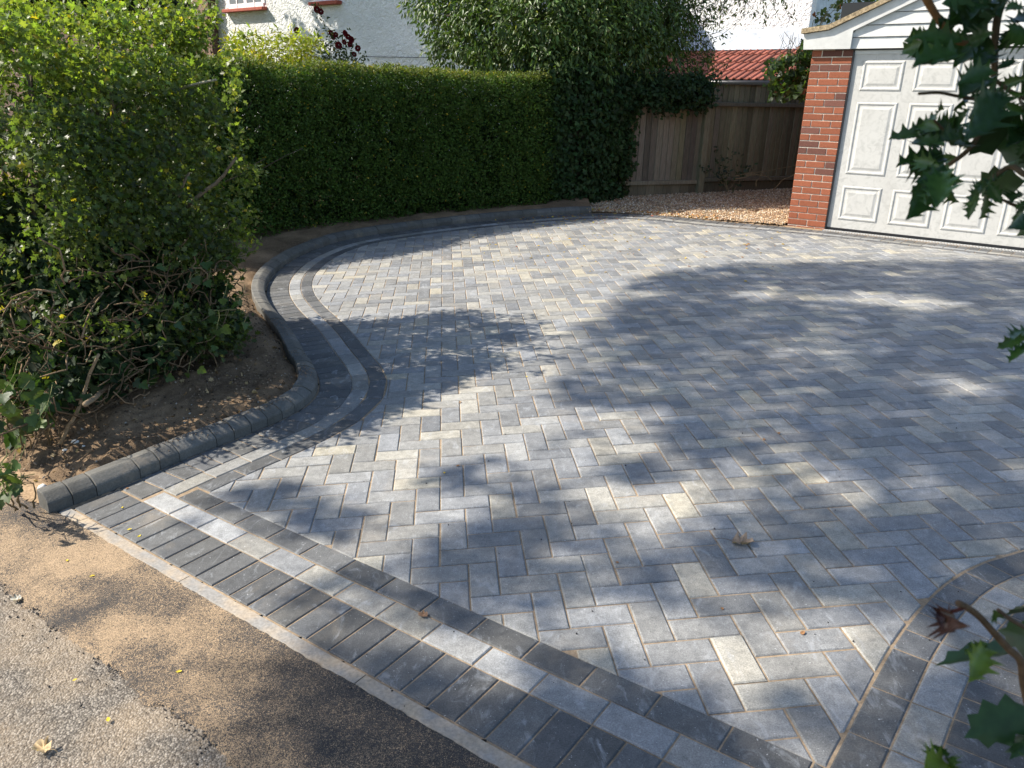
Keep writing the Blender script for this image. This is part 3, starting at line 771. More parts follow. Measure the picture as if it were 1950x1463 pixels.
half = [(-0.085, 0.073), (0.4245, 0.073), (0.4245, 0.254), (HA, roofh(HA)), (HA, roofh(HA) + 0.175), (0.804, 0.548), (0.17, 0.264), (-0.10, 0.232)]
mb = MB(); v, f = extr(half, 0.0, 0.07); mb.add(v, f); part(mb, 'bargeboard', M['upvc'], garage)
mb = MB(); v, f = extr([(2 * HA - a, h) for a, h in half][::-1], 0.0, 0.07); mb.add(v, f); part(mb, 'bargeboard', M['upvc'], garage)
rp = [(-0.125, 0.236), (0.17, 0.270), (0.804, 0.552), (HA, roofh(HA) + 0.182)]
top = [(a, h + 0.052) for a, h in rp]
band = rp + top[::-1]
mb = MB(); v, f = extr(band, -5.6, 0.105); mb.add(v, f)
v, f = extr([(2 * HA - a, h) for a, h in band][::-1], -5.6, 0.105); mb.add(v, f); part(mb, 'roof', M['verge'], garage)
# linear drain in front of the door
drain = tag(empty('drain_channel'), kind='structure')
mb = MB()
for k in range(24):
    a0, a1 = 0.45 + k * 0.12, 0.45 + (k + 1) * 0.12
    for (o0, o1, z) in ((0.022, 0.036, 0.0), (0.112, 0.126, 0.0), (0.036, 0.112, -0.03)):
        v = []
        for a, o in ((a0, o0), (a1, o0), (a1, o1), (a0, o1)):
            p = wall2(a, o); v.append((p[0], p[1], float(S(p[0], p[1])) + 0.001 + z))
        mb.add(v, [(0, 1, 2, 3)])
mb.build('channel', M['dark'], drain)
mb = MB()
for k in range(96):
    a0 = 0.45 + k * 0.03
    p = wall2(a0 + 0.009, 0.074); z = float(S(p[0], p[1]))
    mb.box((p[0], p[1], z), (0.009, 0.052, 0.004), WAX)
for o_ in (0.03, 0.118):
    for k in range(12):
        p = wall2(0.45 + k * 0.24 + 0.12, o_); mb.box((p[0], p[1], float(S(p[0], p[1])) + 0.0005), (0.12, 0.008, 0.005), WAX)
mb.build('grating', M['metal'], drain)

# ------------------------------------------------------------------ fence
fz = lambda p: float(S(p[0], p[1])) + 0.0
FAX = [np.array([FE[0], FE[1], 0]), np.array([-FQ[0], -FQ[1], 0]), Z3]       # front is towards the drive
fence = tag(empty('fence', (FA[0], FA[1], fz(FA))), 'weathered grey closeboard timber fence behind the gravel', 'fence')
def fp(s, h, off=0.0):
    p = FA + FE * s + FQ * off; return np.array([p[0], p[1], 0.27 + 0.012 * s + h])
def wood_col(g=None):
    g = RNG.random() if g is None else g
    return tuple((np.array([0.205, 0.182, 0.145]) * (1 - g) + np.array([0.165, 0.158, 0.098]) * g) * RNG.uniform(0.55, 1.3))
POST = 1.58
s = -1.4; k = 0
while s < 4.1:
    wd = 0.098 + RNG.normal(0, 0.004)
    right = s > POST
    h0, h1 = (0.20 if not right else 0.17), (1.52 if not right else 1.60)
    mb = MB(); yaw = RNG.normal(0, 0.01); lean = RNG.normal(0, 0.004)
    c = fp(s + wd / 2, (h0 + h1) / 2, 0.0)
    ax = [FAX[0] * math.cos(0.17) + FAX[1] * math.sin(0.17), FAX[1] * math.cos(0.17) - FAX[0] * math.sin(0.17), Z3 + FAX[0] * lean]
    mb.bbox(c, (wd / 2 + 0.008, 0.007, (h1 - h0) / 2), ax, 0.002, wood_col(min(1, max(0, 0.25 + 0.6 * right + RNG.normal(0, 0.25)))))
    part(mb, 'board', M['wood'], fence); s += wd - 0.002
for (x0, x1, h, hz, off) in ((-1.5, POST - 0.06, 0.205, 0.030, 0.035), (POST + 0.06, 4.2, 0.235, 0.030, 0.035), (-1.5, POST - 0.06, 1.47, 0.028, 0.03), (POST + 0.06, 4.2, 1.325, 0.030, 0.035), (POST + 0.06, 4.2, 1.615, 0.016, 0.03)):
    mb = MB(); mb.bbox((fp(x0, h, off) + fp(x1, h, off)) / 2, ((x1 - x0) / 2, 0.028, hz), [FAX[0] + Z3 * 0.012, FAX[1], Z3], 0.006, wood_col(0.5)); part(mb, 'rail', M['wood'], fence)
for (x0, x1) in ((-1.5, POST - 0.05), (POST + 0.05, 4.2)):
    xx = x0
    while xx < x1 - 0.02:
        L = min(0.145 if x0 < 0 else 1.3, x1 - xx); mb = MB()
        mb.bbox((fp(xx, 0.075, 0.012) + fp(xx + L, 0.075, 0.012)) / 2, (L / 2 - 0.002, 0.010, 0.118), [FAX[0] + Z3 * 0.012, FAX[1], Z3], 0.003, tuple(np.array(wood_col(0.6)) * 0.75)); part(mb, 'gravel_board', M['wood'], fence); xx += L
for sp, hh in ((POST, 1.62), (POST - 2.9, 1.6), (4.25, 1.65)):
    mb = MB(); c = fp(sp, hh / 2 - 0.05, 0.045); mb.bbox(c, (0.050, 0.05, hh / 2), FAX, 0.006, wood_col(0.8)); part(mb, 'post', M['wood'], fence)

# ------------------------------------------------------------------ house, lean-to
HN = np.array([0.59439198, 0.80417546]); HD1, HD2 = 12.5, 17.0
house = tag(empty('house', (-4.0, 18.5, 0)), 'white roughcast house with red window sills behind the hedges', 'house')
def hp(px, py, D): return on_plane(px, py, HN, D)
def along(P): return P[0] * WA[0] + P[1] * WA[1]
def H3(s, D, z): p = WA * s + HN * D; return np.array([p[0], p[1], z])
HAX = [X3, np.array([HN[0], HN[1], 0]), Z3]
sL = along(hp(396, 60, HD1)); sR = along(hp(900, 60, HD1))
mb = MB(); mb.box((H3(sL, HD1 + 0.15, 2.6) + H3(sR, HD1 + 0.15, 2.6)) / 2, ((sR - sL) / 2, 0.15, 2.9), HAX); part(mb, 'wall', M['render'], house)
mb = MB(); mb.box(H3(sR - 0.15, HD1 + 2.4, 2.6), (0.15, 2.25, 2.9), HAX); part(mb, 'wall', M['render'], house)
s2R = along(hp(1543, 30, HD2)); s2L = sR - 0.5
mb = MB(); mb.box((H3(s2L, HD2 + 0.15, 2.6) + H3(s2R, HD2 + 0.15, 2.6)) / 2, ((s2R - s2L) / 2, 0.15, 2.9), HAX); part(mb, 'wall', M['render'], house)
mb = MB(); mb.box(H3(s2R - 0.15, HD2 + 4.3, 2.6), (0.148, 4.0, 2.9), HAX); part(mb, 'wall', M['lead_wall_shade'], house)  # white side wall given the lead grey, its shade put into the colour
# roof over the white walls (out of the picture, but the house has one)
mb = MB()
zr = 5.55
def hip(s0, s1, d0, d1, z, rise, m):
    v = [H3(s0, d0, z), H3(s1, d0, z), H3(s1, d1, z), H3(s0, d1, z), H3(s0 + m, (d0 + d1) / 2, z + rise), H3(s1 - m, (d0 + d1) / 2, z + rise)]
    mb = MB(); mb.add(v, [(0, 1, 5, 4), (1, 2, 5), (2, 3, 4, 5), (3, 0, 4), (3, 2, 1, 0)], (0.16, 0.07, 0.045)); part(mb, 'roof', M['tile'], house)
hip(sL - 7.5, sR + 0.3, HD1 - 0.35, HD2 + 8.0, zr, 1.6, 3.0)
hip(sR - 1.0, s2R + 0.3, HD2 - 0.35, HD2 + 8.3, zr - 0.02, 1.6, 3.0)
# tile-hung bay to the left
D0 = HD1 - 0.25; sB0 = along(hp(-250, 20, D0)); sB1 = along(hp(395, 20, D0))
mb = MB(); mb.box((H3(sB0, D0 + 0.25, 2.6) + H3(sB1, D0 + 0.25, 2.6)) / 2, ((sB1 - sB0) / 2, 0.2, 2.9), HAX, (0.12, 0.07, 0.05)); bay = part(mb, 'bay_wall', M['tile'], house)
mb = MB(); z = 0.6; row = 0
while z < 5.5:
    x = sB1 - (0.08 if row % 2 else 0)
    while x > sB1 - 5.6:
        ax = [X3, HAX[1] + Z3 * 0.10, Z3 - HAX[1] * 0.10]
        g_ = RNG.uniform(0.75, 1.2)
        mb.box(H3(x - 0.083, D0 + 0.035, z + 0.055) + np.array([0, 0, RNG.normal(0, 0.003)]), (0.081, 0.007, 0.075), ax, (0.26 * g_, 0.165 * g_, 0.125 * g_)); x -= 0.166
    z += 0.10; row += 1
o = part(mb, 'hung_tiles', M['tile'], house); o['kind'] = 'stuff'
def window(pxl, pxr, py_s, w_m, h_m, lights, D):
    A, B = hp(pxl, py_s[0], D), hp(pxr, py_s[1], D); s0, s1 = along(A), along(B); z = (A[2] + B[2]) / 2
    mb = MB(); mb.bbox(H3((s0 + s1) / 2, D - 0.05, z), ((s1 - s0) / 2, 0.10, 0.035), HAX, 0.006); part(mb, 'window_sill', M['sill'], house)
    wL, wR = s0 + 0.12, s1 - 0.12; zb = z + 0.05
    mb = MB(); nn = lights; fw = 0.035
    mb.box(H3((wL + wR) / 2, D + 0.03, zb + 0.05), ((wR - wL) / 2, 0.05, 0.05), HAX); mb.box(H3((wL + wR) / 2, D + 0.03, zb + h_m), ((wR - wL) / 2, 0.05, 0.04), HAX)
    for k in range(nn + 1):
        sx = wL + (wR - wL) * k / nn; mb.box(H3(sx, D + 0.028, zb + h_m / 2 + 0.05), (fw + 0.02, 0.05, h_m / 2 - 0.02), HAX)
    win = part(mb, 'window', M['frame'], house)
    for k in range(nn):
        a0, a1 = wL + (wR - wL) * k / nn + 0.06, wL + (wR - wL) * (k + 1) / nn - 0.06
        mb = MB(); mb.box(H3((a0 + a1) / 2, D - 0.004, zb + h_m / 2 + 0.05), ((a1 - a0) / 2, 0.012, h_m / 2 - 0.05), HAX); part(mb, 'pane', M['glass'], win)
        mb = MB(); mb.box(H3((a0 + a1) / 2, D - 0.012, zb + h_m / 2), (0.018, 0.014, h_m / 2 - 0.02), HAX)
        for q in (0.33, 0.66): mb.box(H3((a0 + a1) / 2, D - 0.011, zb + h_m * q), ((a1 - a0) / 2, 0.013, 0.016), HAX)
        part(mb, 'glazing_bar', M['frame'], win)
window(432, 509, (23, 16), 2, 1.25, 2, HD1)
window(597, 651, (10, 4), 1.2, 1.25, 1, HD1)
# dark small window at the bay, pale downpipe seen over the hedge
A = hp(215, 10, D0)
mb = MB(); mb.tube([H3(along(A), D0 - 0.06, 0.5), H3(along(A), D0 - 0.06, 5.4)], 0.12, 10); part(mb, 'downpipe', M['frame'], house, True)
# wire along the wall
mb = MB(); a_, b_ = hp(690, 108, HD1 - 0.03), hp(960, 108, HD1 - 0.03); mb.tube([a_, (a_ + b_) / 2 + np.array([0, 0, -0.02]), b_], 0.006, 5); part(mb, 'wire', M['black'], house)

shed = tag(empty('lean_to', (5.0, 15.0, 0.3)), 'red tiled lean-to outhouse with black gutter beyond the fence', 'outbuilding')
e0 = hp(1200, 152, 14.9); zE = hp(1430, 150, 14.9)[2]; zT = hp(1440, 88, HD2 - 0.02)[2]
sh0, sh1 = along(hp(1180, 150, 14.9)) , along(hp(1640, 150, 14.9))
mb = MB(); mb.box((H3(sh0, 15.4, zE / 2) + H3(sh1, 15.4, zE / 2)) / 2, ((sh1 - sh0) / 2, 0.12, zE / 2 - 0.06), HAX, (0.20, 0.19, 0.17)); part(mb, 'wall', M['wood'], shed)
mb = MB(); mb.bbox((H3(sh0, 15.05, zE - 0.22) + H3(sh1, 15.05, zE - 0.22)) / 2, ((sh1 - sh0) / 2, 0.02, 0.10), HAX, 0.004, (0.17, 0.165, 0.15)); part(mb, 'fascia', M['wood'], shed)
mb = MB(); mb.tube([H3(sh0, 14.93, zE - 0.075), H3(sh1, 14.93, zE - 0.075)], 0.058, 10); part(mb, 'gutter', M['black'], shed, True)
slopeV = H3(0, HD2 - 0.02, zT) - H3(0, 14.92, zE); Ls = np.linalg.norm(slopeV); sd = slopeV / Ls; nrm = np.cross(X3, sd); nrm = nrm if nrm[2] > 0 else -nrm
rf_m = MB(); c = H3((sh0 + sh1) / 2, 14.92, zE) + sd * Ls / 2 - nrm * 0.05; rf_m.box(c, ((sh1 - sh0) / 2, Ls / 2, 0.02), [X3, sd, nrm], (0.1, 0.06, 0.05)); roof = part(rf_m, 'roof', M['tile'], shed)
nrow = 4; tw = 0.148
# profile of one interlocking tile
prof = [(0, 0.0), (0.16, 0.0), (0.27, 0.012), (0.40, 0.028), (0.52, 0.030), (0.64, 0.018), (0.74, 0.0), (1.0, 0.0)]
tl = (Ls / nrow) + 0.06
tv = []; 
for y in (0, 1):
    for (u_, h_) in prof: tv.append((u_ * tw, y * tl, h_ + 0.028 * (1 - y)))
tvb = tv + [(u_ * tw, 0, h_ + 0.008) for (u_, h_) in prof]
k8 = len(prof)
tf_ = [(i, i + 1, k8 + i + 1, k8 + i) for i in range(k8 - 1)] + [(2 * k8 + i, 2 * k8 + i + 1, i + 1, i) for i in range(k8 - 1)]
tile_me = []
for v_ in range(6):
    g_ = [0.8, 0.95, 1.0, 1.08, 1.18, 0.7][v_]
    me = bpy.data.meshes.new('roof_tile'); me.from_pydata(tvb, [], tf_); me.materials.append(M['tile'])
    ca = me.color_attributes.new('col', 'FLOAT_COLOR', 'POINT'); ca.data.foreach_set('color', np.tile(np.array([0.25 * g_, 0.078 * g_, 0.052 * g_, 1], np.float32), len(tvb))); tile_me.append(me)
B4 = Matrix(((X3[0], sd[0], nrm[0], 0), (X3[1], sd[1], nrm[1], 0), (X3[2], sd[2], nrm[2], 0), (0, 0, 0, 1)))
rinv = Matrix.Identity(4)
xs = sh0
while xs < sh1 - tw:
    for r in range(nrow):
        p = H3(xs, 14.92, zE) + sd * (r * Ls / nrow - 0.02) - nrm * 0.026
        t_ = bpy.data.objects.new('tile', random.choice(tile_me)); COL.objects.link(t_)
        t_.parent = roof; t_.matrix_parent_inverse = rinv; t_.matrix_basis = Matrix.Translation(Vector(p)) @ B4 @ Matrix.Rotation(random.gauss(0, 0.006), 4, 'Z')
    xs += tw
mb = MB(); c = H3((sh0 + sh1) / 2, HD2 - 0.02, zT) 
v = [H3(sh0, HD2 - 0.30, zT - 0.135), H3(sh1, HD2 - 0.30, zT - 0.135), H3(sh1, HD2 - 0.02, zT + 0.27), H3(sh0, HD2 - 0.02, zT + 0.27), H3(sh1, HD2 - 0.004, zT + 0.27), H3(sh0, HD2 - 0.004, zT + 0.27)]
v = [p + np.array([0, 0, 0.05]) for p in v]
mb.add(v, [(0, 1, 2, 3), (3, 2, 4, 5)]); part(mb, 'flashing', M['lead_wall_shade'], shed)

# ------------------------------------------------------------------ foliage tools
def fan(outline, fold=0.12, mid=0.45):
    o = np.array(outline, float)
    pts = np.vstack([o, [[-x, y] for x, y in o[-2:0:-1]]])
    z = fold * np.abs(pts[:, 0]) - 0.06 * pts[:, 1] ** 2
    v = np.vstack([np.c_[pts, z], [[0, mid, -0.01]]]); n = len(pts)
    return v, np.array([(i, (i + 1) % n, n) for i in range(n)])
T_HAW = fan([(0, 0), (0.10, 0.18), (0.44, 0.34), (0.20, 0.46), (0.42, 0.74), (0.15, 0.74), (0, 1.0)], 0.25)
T_PRI = fan([(0, 0), (0.24, 0.35), (0.20, 0.70), (0, 1.0)], 0.35)
T_PR4 = fan([(0, 0), (0.27, 0.5), (0, 1.0)], 0.35)
T_LAN = fan([(0, 0), (0.15, 0.25), (0.17, 0.55), (0.08, 0.82), (0, 1.0)], 0.5)
T_IVY = fan([(0, 0.05), (0.38, 0.0), (0.62, 0.30), (0.30, 0.48), (0.30, 0.72), (0, 1.0)], 0.15, 0.35)
T_FERN = fan([(0, 0), (0.06, 0.1), (0.13, 0.5), (0.05, 0.9), (0, 1.0)], 0.4)
def frames(dirs, normals):
    y = dirs / (np.linalg.norm(dirs, axis=1)[:, None] + 1e-9)
    z = normals - (normals * y).sum(1)[:, None] * y; z /= np.linalg.norm(z, axis=1)[:, None] + 1e-9
    x = np.cross(y, z); return np.stack([x, y, z], -1)
def unit(v): return v / (np.linalg.norm(v, axis=-1, keepdims=True) + 1e-9)
def tint(n, base, var=0.25, yellow=0.0, ycol=(0.32, 0.26, 0.03)):
    c = np.array(base)[None] * RNG.uniform(1 - var, 1 + var, (n, 1)) * RNG.uniform(0.9, 1.1, (n, 3))
    m = RNG.random(n) < yellow
    c[m] = np.array(ycol) * RNG.uniform(0.7, 1.2, (m.sum(), 1)); return c
def clusters(cent, outw, per, rad, size, tmpl, base, var=0.25, yellow=0.0, droop=0.0, up=0.35, spread=0.9, cvar=0.22, ycol=(0.32, 0.26, 0.03)):
    """leaves round cluster centres; outw is the way out of the crown"""
    n = len(cent) * per
    c = np.repeat(cent, per, 0); o = np.repeat(outw, per, 0)
    off = RNG.normal(size=(n, 3)); off = unit(off) * (RNG.random((n, 1)) ** 0.5) * np.repeat(np.broadcast_to(rad, (len(cent),)), per)[:, None]
    p = c + off
    dirs = unit(o * 0.6 + RNG.normal(size=(n, 3)) * spread + off / (np.abs(off).max() + 1e-9) * 0.6); dirs[:, 2] -= droop; dirs = unit(dirs)
    nor = unit(o * 0.7 + np.array([0, 0, up]) + RNG.normal(size=(n, 3)) * 0.55)
    sz = RNG.uniform(size[0], size[1], n)
    m = frames(dirs, nor) * sz[:, None, None]
    ct = np.repeat(RNG.uniform(1 - cvar, 1 + cvar, len(cent)), per)[:, None]
    cols = tint(n, base, var, 0) * ct
    if yellow:
        k = RNG.random(n) < yellow; cols[k] = np.array(ycol) * RNG.uniform(0.7, 1.25, (k.sum(), 1))
    return scatter(tmpl[0], tmpl[1], m, p, cols)
def join(sets):
    V, Fc, C = [], [], []; b = 0
    for v, f, c in sets: V.append(v); Fc.append(f + b); C.append(c); b += len(v)
    return np.vstack(V), np.vstack(Fc), np.vstack(C)
def foliage(name, sets, mat, parent):
    V, Fc, C = join(sets); o = mesh_obj(name, V, Fc, mat, None, attr=C); adopt(o, parent); return o
def branch_pts(a, b, n=8, wob=0.05, sag=0.0):
    a, b = np.array(a, float), np.array(b, float); t = np.linspace(0, 1, n)[:, None]
    p = a + (b - a) * t; w_ = RNG.normal(0, wob, (n, 3)); w_[0] = 0; w_ = np.cumsum(w_, 0) * 0.5 * np.sin(np.pi * np.clip(t, 0, 1)) ** 0.5
    p = p + w_; p[:, 2] -= sag * 4 * (t * (1 - t))[:, 0]; return p
def poly_sample(n, polys, zs, power=1.0):
    """random points inside a stack of footprints, with the distance to the side"""
    lo = np.min([p.min(0) for p in polys], 0); hi = np.max([p.max(0) for p in polys], 0)
    P = np.c_[RNG.uniform(lo, hi, (n, 2)), RNG.uniform(zs[0], zs[-1], n)]
    ok = np.zeros(n, bool); dist = np.zeros(n); outv = np.zeros((n, 3))
    lev = 14; zi = np.minimum(((P[:, 2] - zs[0]) / (zs[-1] - zs[0]) * lev).astype(int), lev - 1)
    for k in range(lev):
        f = ((k + 0.5) / lev) ** power; poly = polys[0] * (1 - f) + polys[1] * f; m = zi == k; q = P[m, :2]
        ins = inside(q, poly); a, b = poly, np.roll(poly, -1, 0)
        tt = np.clip(((q[:, None] - a) * (b - a)).sum(-1) / ((b - a) ** 2).sum(-1), 0, 1)
        near = a + tt[..., None] * (b - a); dd = np.linalg.norm(q[:, None] - near, axis=-1); j = dd.argmin(1)
        ok[m] = ins; dist[m] = dd[np.arange(len(q)), j]
        ov = near[np.arange(len(q)), j] - q; outv[m, :2] = ov / (np.linalg.norm(ov, axis=1)[:, None] + 1e-9)
    top = zs[-1] - P[:, 2]; use = top < dist
    outv[use] = (0, 0, 1); dist = np.minimum(dist, top)
    return P[ok], dist[ok], outv[ok]

# ------------------------------------------------------------------ hawthorn hedge by the road
HB = np.array([(-1.66, 4.66), (-2.10, 3.34), (-3.1, 3.85), (-4.2, 4.75), (-3.7, 5.7), (-3.0, 5.35), (-2.40, 5.85)])
HT = np.array([(-2.00, 5.62), (-2.82, 4.48), (-3.7, 5.0), (-4.5, 5.5), (-4.0, 6.3), (-3.3, 6.0), (-2.6, 6.38)])
haw = tag(empty('hawthorn_hedge', (-2.6, 4.6, -0.1)), 'tall loose hawthorn hedge beside the front kerb, sunlit on top', 'hedge')
P, dist, ov = poly_sample(110000, (HB, HT), (0.0, 2.02), 2.2)
wav = vnoise(P[:, 0] * 2 + P[:, 2], P[:, 1] * 2 - P[:, 2], 61, 1.6) * 0.6 + vnoise(P[:, 0] + 2 * P[:, 2], P[:, 1] * 3 + P[:, 2], 62, 3.5) * 0.4
edge = 0.13 * (wav - 0.4)
keep = (dist > edge) & (RNG.random(len(P)) < np.exp(-np.maximum(dist - 0.05, 0) / 0.14) * 0.9 + 0.02)
hole = vnoise(P[:, 0] * 1.3 + P[:, 1] * 0.7 + 3 * P[:, 2], P[:, 2] * 2.2 - P[:, 0] * 1.1 + P[:, 1], 66, 2.3)
keep &= (hole > 0.40) | (dist > 0.55)
keep &= ~((P[:, 2] > 1.45) & (vnoise(P[:, 0], P[:, 1], 67, 3.6) * 0.6 + vnoise(P[:, 0], P[:, 1], 68, 9) * 0.4 < 0.34))
keep &= RNG.random(len(P)) < np.clip((wav - 0.24) * 3.2, 0.06, 1.0)
back_ = ov @ np.array([-0.7, 0.7, 0]) > 0.3
keep &= ~(back_ & (P[:, 2] > 0.9) & (RNG.random(len(P)) < 0.6))
lowleft = (P[:, 2] < 0.78 + 0.3 * (wav - 0.5)) & (P[:, 0] < -1.93) & ~back_ & (dist < 0.40)
keep &= ~(lowleft & (RNG.random(len(P)) < 0.80))
keep &= ~((P[:, 2] < 0.04 + 0.15 * (wav - 0.3)))
P, dist, ov, wav = P[keep], dist[keep], ov[keep], wav[keep]
print('haw', len(P))
if len(P) > 10500: k = RNG.choice(len(P), 10500, False); P, dist, ov = P[k], dist[k], ov[k]
out_ = unit(ov + np.array([0, 0, 0.25]))
# soft uneven top and a rounded end
P[:, 2] += 0.10 * (vnoise(P[:, 0], P[:, 1], 63, 2.4) - 0.4) * (P[:, 2] / 1.9) ** 3
upper_leaves = P[:, 2] > 1.55  # leaves near the top get a lighter green
foliage('foliage', [clusters(P[~upper_leaves], out_[~upper_leaves], 12, 0.085, (0.019, 0.050), T_HAW, (0.070, 0.098, 0.025), 0.5, 0.009),
                    clusters(P[upper_leaves], out_[upper_leaves], 11, 0.085, (0.022, 0.052), T_HAW, (0.130, 0.172, 0.034), 0.35, 0.018)], M['leaf'], haw)
LP_, ld, lo_ = poly_sample(50000, (HB, HT), (0.02, 1.0), 2.2); kk_ = (ld > np.where(LP_[:, 2] < 0.35, 0.05, 0.14)) & (ld < 0.62) & (LP_[:, 0] < -1.62) & (LP_[:, 2] > 0.10 + 0.5 * (0.14 - ld).clip(0)); LP_ = LP_[kk_][:2900]
foliage('dark_ivy_fill', [clusters(LP_, unit(np.tile([0.5, -0.8, 0.2], (len(LP_), 1))), 7, 0.10, (0.03, 0.06), T_IVY, (0.022, 0.042, 0.014), 0.4, 0.01, 0.5)], M['privet'], haw)  # ivy filler added in a dark tone, standing for the hedge's inner shade
# loose shoots along the top and the end
SH = []; mbt = MB()
for _ in range(130):
    f = RNG.random(); e = RNG.random()
    if e < 0.75: b2 = HT[0] * (1 - f) + HT[2] * f + RNG.uniform(0, 0.6) * unit(np.array([-0.6, 0.8])); b = np.array([b2[0], b2[1], 1.9]); d = np.array([RNG.normal(0, 0.12), RNG.normal(0, 0.12), RNG.uniform(0.08, 0.30)])
    else: b2 = HT[0] * f + HB[0] * (1 - f); b = np.array([b2[0], b2[1], RNG.uniform(0.4, 1.8)]); d = np.array([RNG.uniform(0.04, 0.16), RNG.normal(0, 0.1), RNG.uniform(-0.05, 0.14)])
    mbt.tube(branch_pts(b - d * 0.6, b + d, 5, 0.01), np.linspace(0.003, 0.0015, 5), 5, (0.10, 0.075, 0.045))
    for q in np.linspace(0.1, 1, 6): SH.append(np.r_[b + d * q + RNG.normal(0, 0.012, 3), unit(d + RNG.normal(0, 0.1, 3))])
SH = np.array(SH)
foliage('shoots', [clusters(SH[:, :3], SH[:, 3:], 5, 0.04, (0.024, 0.044), T_HAW, (0.115, 0.150, 0.032), 0.35, 0.03)], M['leaf'], haw)
# main stems
STEMS = [((330, 742), 0.022, (0.16, 0.11, 0.07)), ((122, 800), 0.020, (0.12, 0.09, 0.06)), ((30, 780), 0.024, (0.13, 0.095, 0.065)), ((235, 735), 0.02, (0.11, 0.085, 0.06)), ((410, 700), 0.022, (0.13, 0.10, 0.07)), ((180, 700), 0.02, (0.1, 0.08, 0.055)), ((70, 690), 0.03, (0.1, 0.08, 0.055)), ((300, 690), 0.026, (0.1, 0.08, 0.055)), ((450, 660), 0.018, (0.12, 0.09, 0.06))]
for (pp, r, col) in STEMS:
    g0 = on_ground(*pp); g0[:2] += np.array([-0.26, 0.22]); g0[2] = float(bed_height(np.array([g0[0]]), np.array([g0[1]]))[0]) - 0.05
    lean = np.array([RNG.normal(-0.30, 0.08), RNG.uniform(0.65, 0.95), 1.85])
    mb = MB(); pts = branch_pts(g0, g0 + lean, 12, 0.035); mb.tube(pts, np.linspace(r, r * 0.35, 12), 8, col)
    for _ in range(5):
        i = RNG.integers(4, 10); e = pts[i] + np.array([RNG.normal(-0.05, 0.28), RNG.normal(0.10, 0.2), RNG.uniform(0.1, 0.45)])
        mb.tube(branch_pts(pts[i], e, 7, 0.02), np.linspace(r * 0.45, r * 0.12, 7), 6, col)
    part(mb, 'stem', M['bark'], haw, True)
mb = MB()
for _ in range(330):
    f = RNG.random(); b2 = HB[1] * (1 - f) + HB[0] * f if RNG.random() < 0.62 else HB[1] * (1 - f) + HB[2] * f
    inn = unit(np.array([-0.85, 0.5])); b2 = b2 + inn * RNG.uniform(0.02, 0.35)
    a = np.array([b2[0], b2[1], RNG.uniform(0.02, 0.72)]); L = RNG.uniform(0.12, 0.5); th = RNG.uniform(0, 2 * math.pi)
    tan = unit(HB[0] - HB[1]); dv = np.array([tan[0] * math.cos(th), tan[1] * math.cos(th), math.sin(th) * 0.55]) * L + np.r_[RNG.normal(0, 0.05, 2), 0]
    g_ = RNG.uniform(0.35, 1.0); mb.tube(branch_pts(a, a + dv, 7, 0.035, RNG.normal(0, 0.03)), np.linspace(1, 0.6, 7) * RNG.uniform(0.0022, 0.006), 5, (0.23 * g_, 0.155 * g_, 0.09 * g_))
o = part(mb, 'twig_tangle', M['bark'], haw, True); o['kind'] = 'stuff'
mb = MB(); mb.tube(branch_pts(on_ground(112, 850, 0.05), at_dist(188, 675, 3.75), 10, 0.015), np.linspace(0.010, 0.007, 10), 7, (0.26, 0.185, 0.11)); part(mb, 'twig', M['bark'], haw, True)
mb = MB(); mb.tube(branch_pts(at_dist(205, 735, 4.15), at_dist(162, 770, 3.62), 6, 0.004), 0.013, 8, (0.26, 0.19, 0.12)); part(mb, 'cut_stub', M['bark'], haw, True)
mb = MB(); mb.tube(branch_pts(at_dist(335, 172, 4.75), at_dist(412, 152, 4.62), 7, 0.004), np.linspace(0.008, 0.006, 7), 6, (0.36, 0.33, 0.24)); part(mb, 'twig', M['bark'], haw, True)
for a_, b_ in (((355, 395), (450, 300)), ((300, 455), (360, 330)), ((230, 430), (270, 500))):
    mb = MB(); mb.tube(branch_pts(at_dist(*a_, 4.6), at_dist(*b_, 4.55), 8, 0.012), np.linspace(0.013, 0.008, 8), 7, (0.17, 0.125, 0.08)); part(mb, 'twig', M['bark'], haw, True)

# ------------------------------------------------------------------ ivy: one mesh per leaf shape, every leaf an object
def leaf_mesh(name, tmpl, col, mat):
    me = bpy.data.meshes.new(name); me.from_pydata(tmpl[0].tolist(), [], tmpl[1].tolist()); me.materials.append(mat)
    ca = me.color_attributes.new('col', 'FLOAT_COLOR', 'POINT'); ca.data.foreach_set('color', np.tile(np.array([*col, 1], np.float32), len(tmpl[0])))
    me.polygons.foreach_set('use_smooth', np.ones(len(me.polygons), bool)); return me
IVYM = [leaf_mesh('ivy_leaf', fan([(0, 0.10), (0.22, -0.04), (0.50, 0.10), (0.60, 0.34), (0.34, 0.44), (0.36, 0.66), (0.16, 0.78), (0, 1.0)], fo, 0.32), c, M['glossy']) for fo, c in
        ((0.12, (0.030, 0.062, 0.016)), (0.25, (0.042, 0.080, 0.016)), (0.05, (0.026, 0.052, 0.018)), (0.2, (0.080, 0.120, 0.020)), (0.3, (0.055, 0.080, 0.02)))]
def place_leaf(me, name, p, d, n, size, parent, inv):
    m = frames(np.array([d]), np.array([n]))[0] * size
    o = bpy.data.objects.new(name, me); COL.objects.link(o); o.parent = parent; o.matrix_parent_inverse = inv
    o.matrix_basis = Matrix(((m[0][0], m[0][1], m[0][2], p[0]), (m[1][0], m[1][1], m[1][2], p[1]), (m[2][0], m[2][1], m[2][2], p[2]), (0, 0, 0, 1)))
    return o
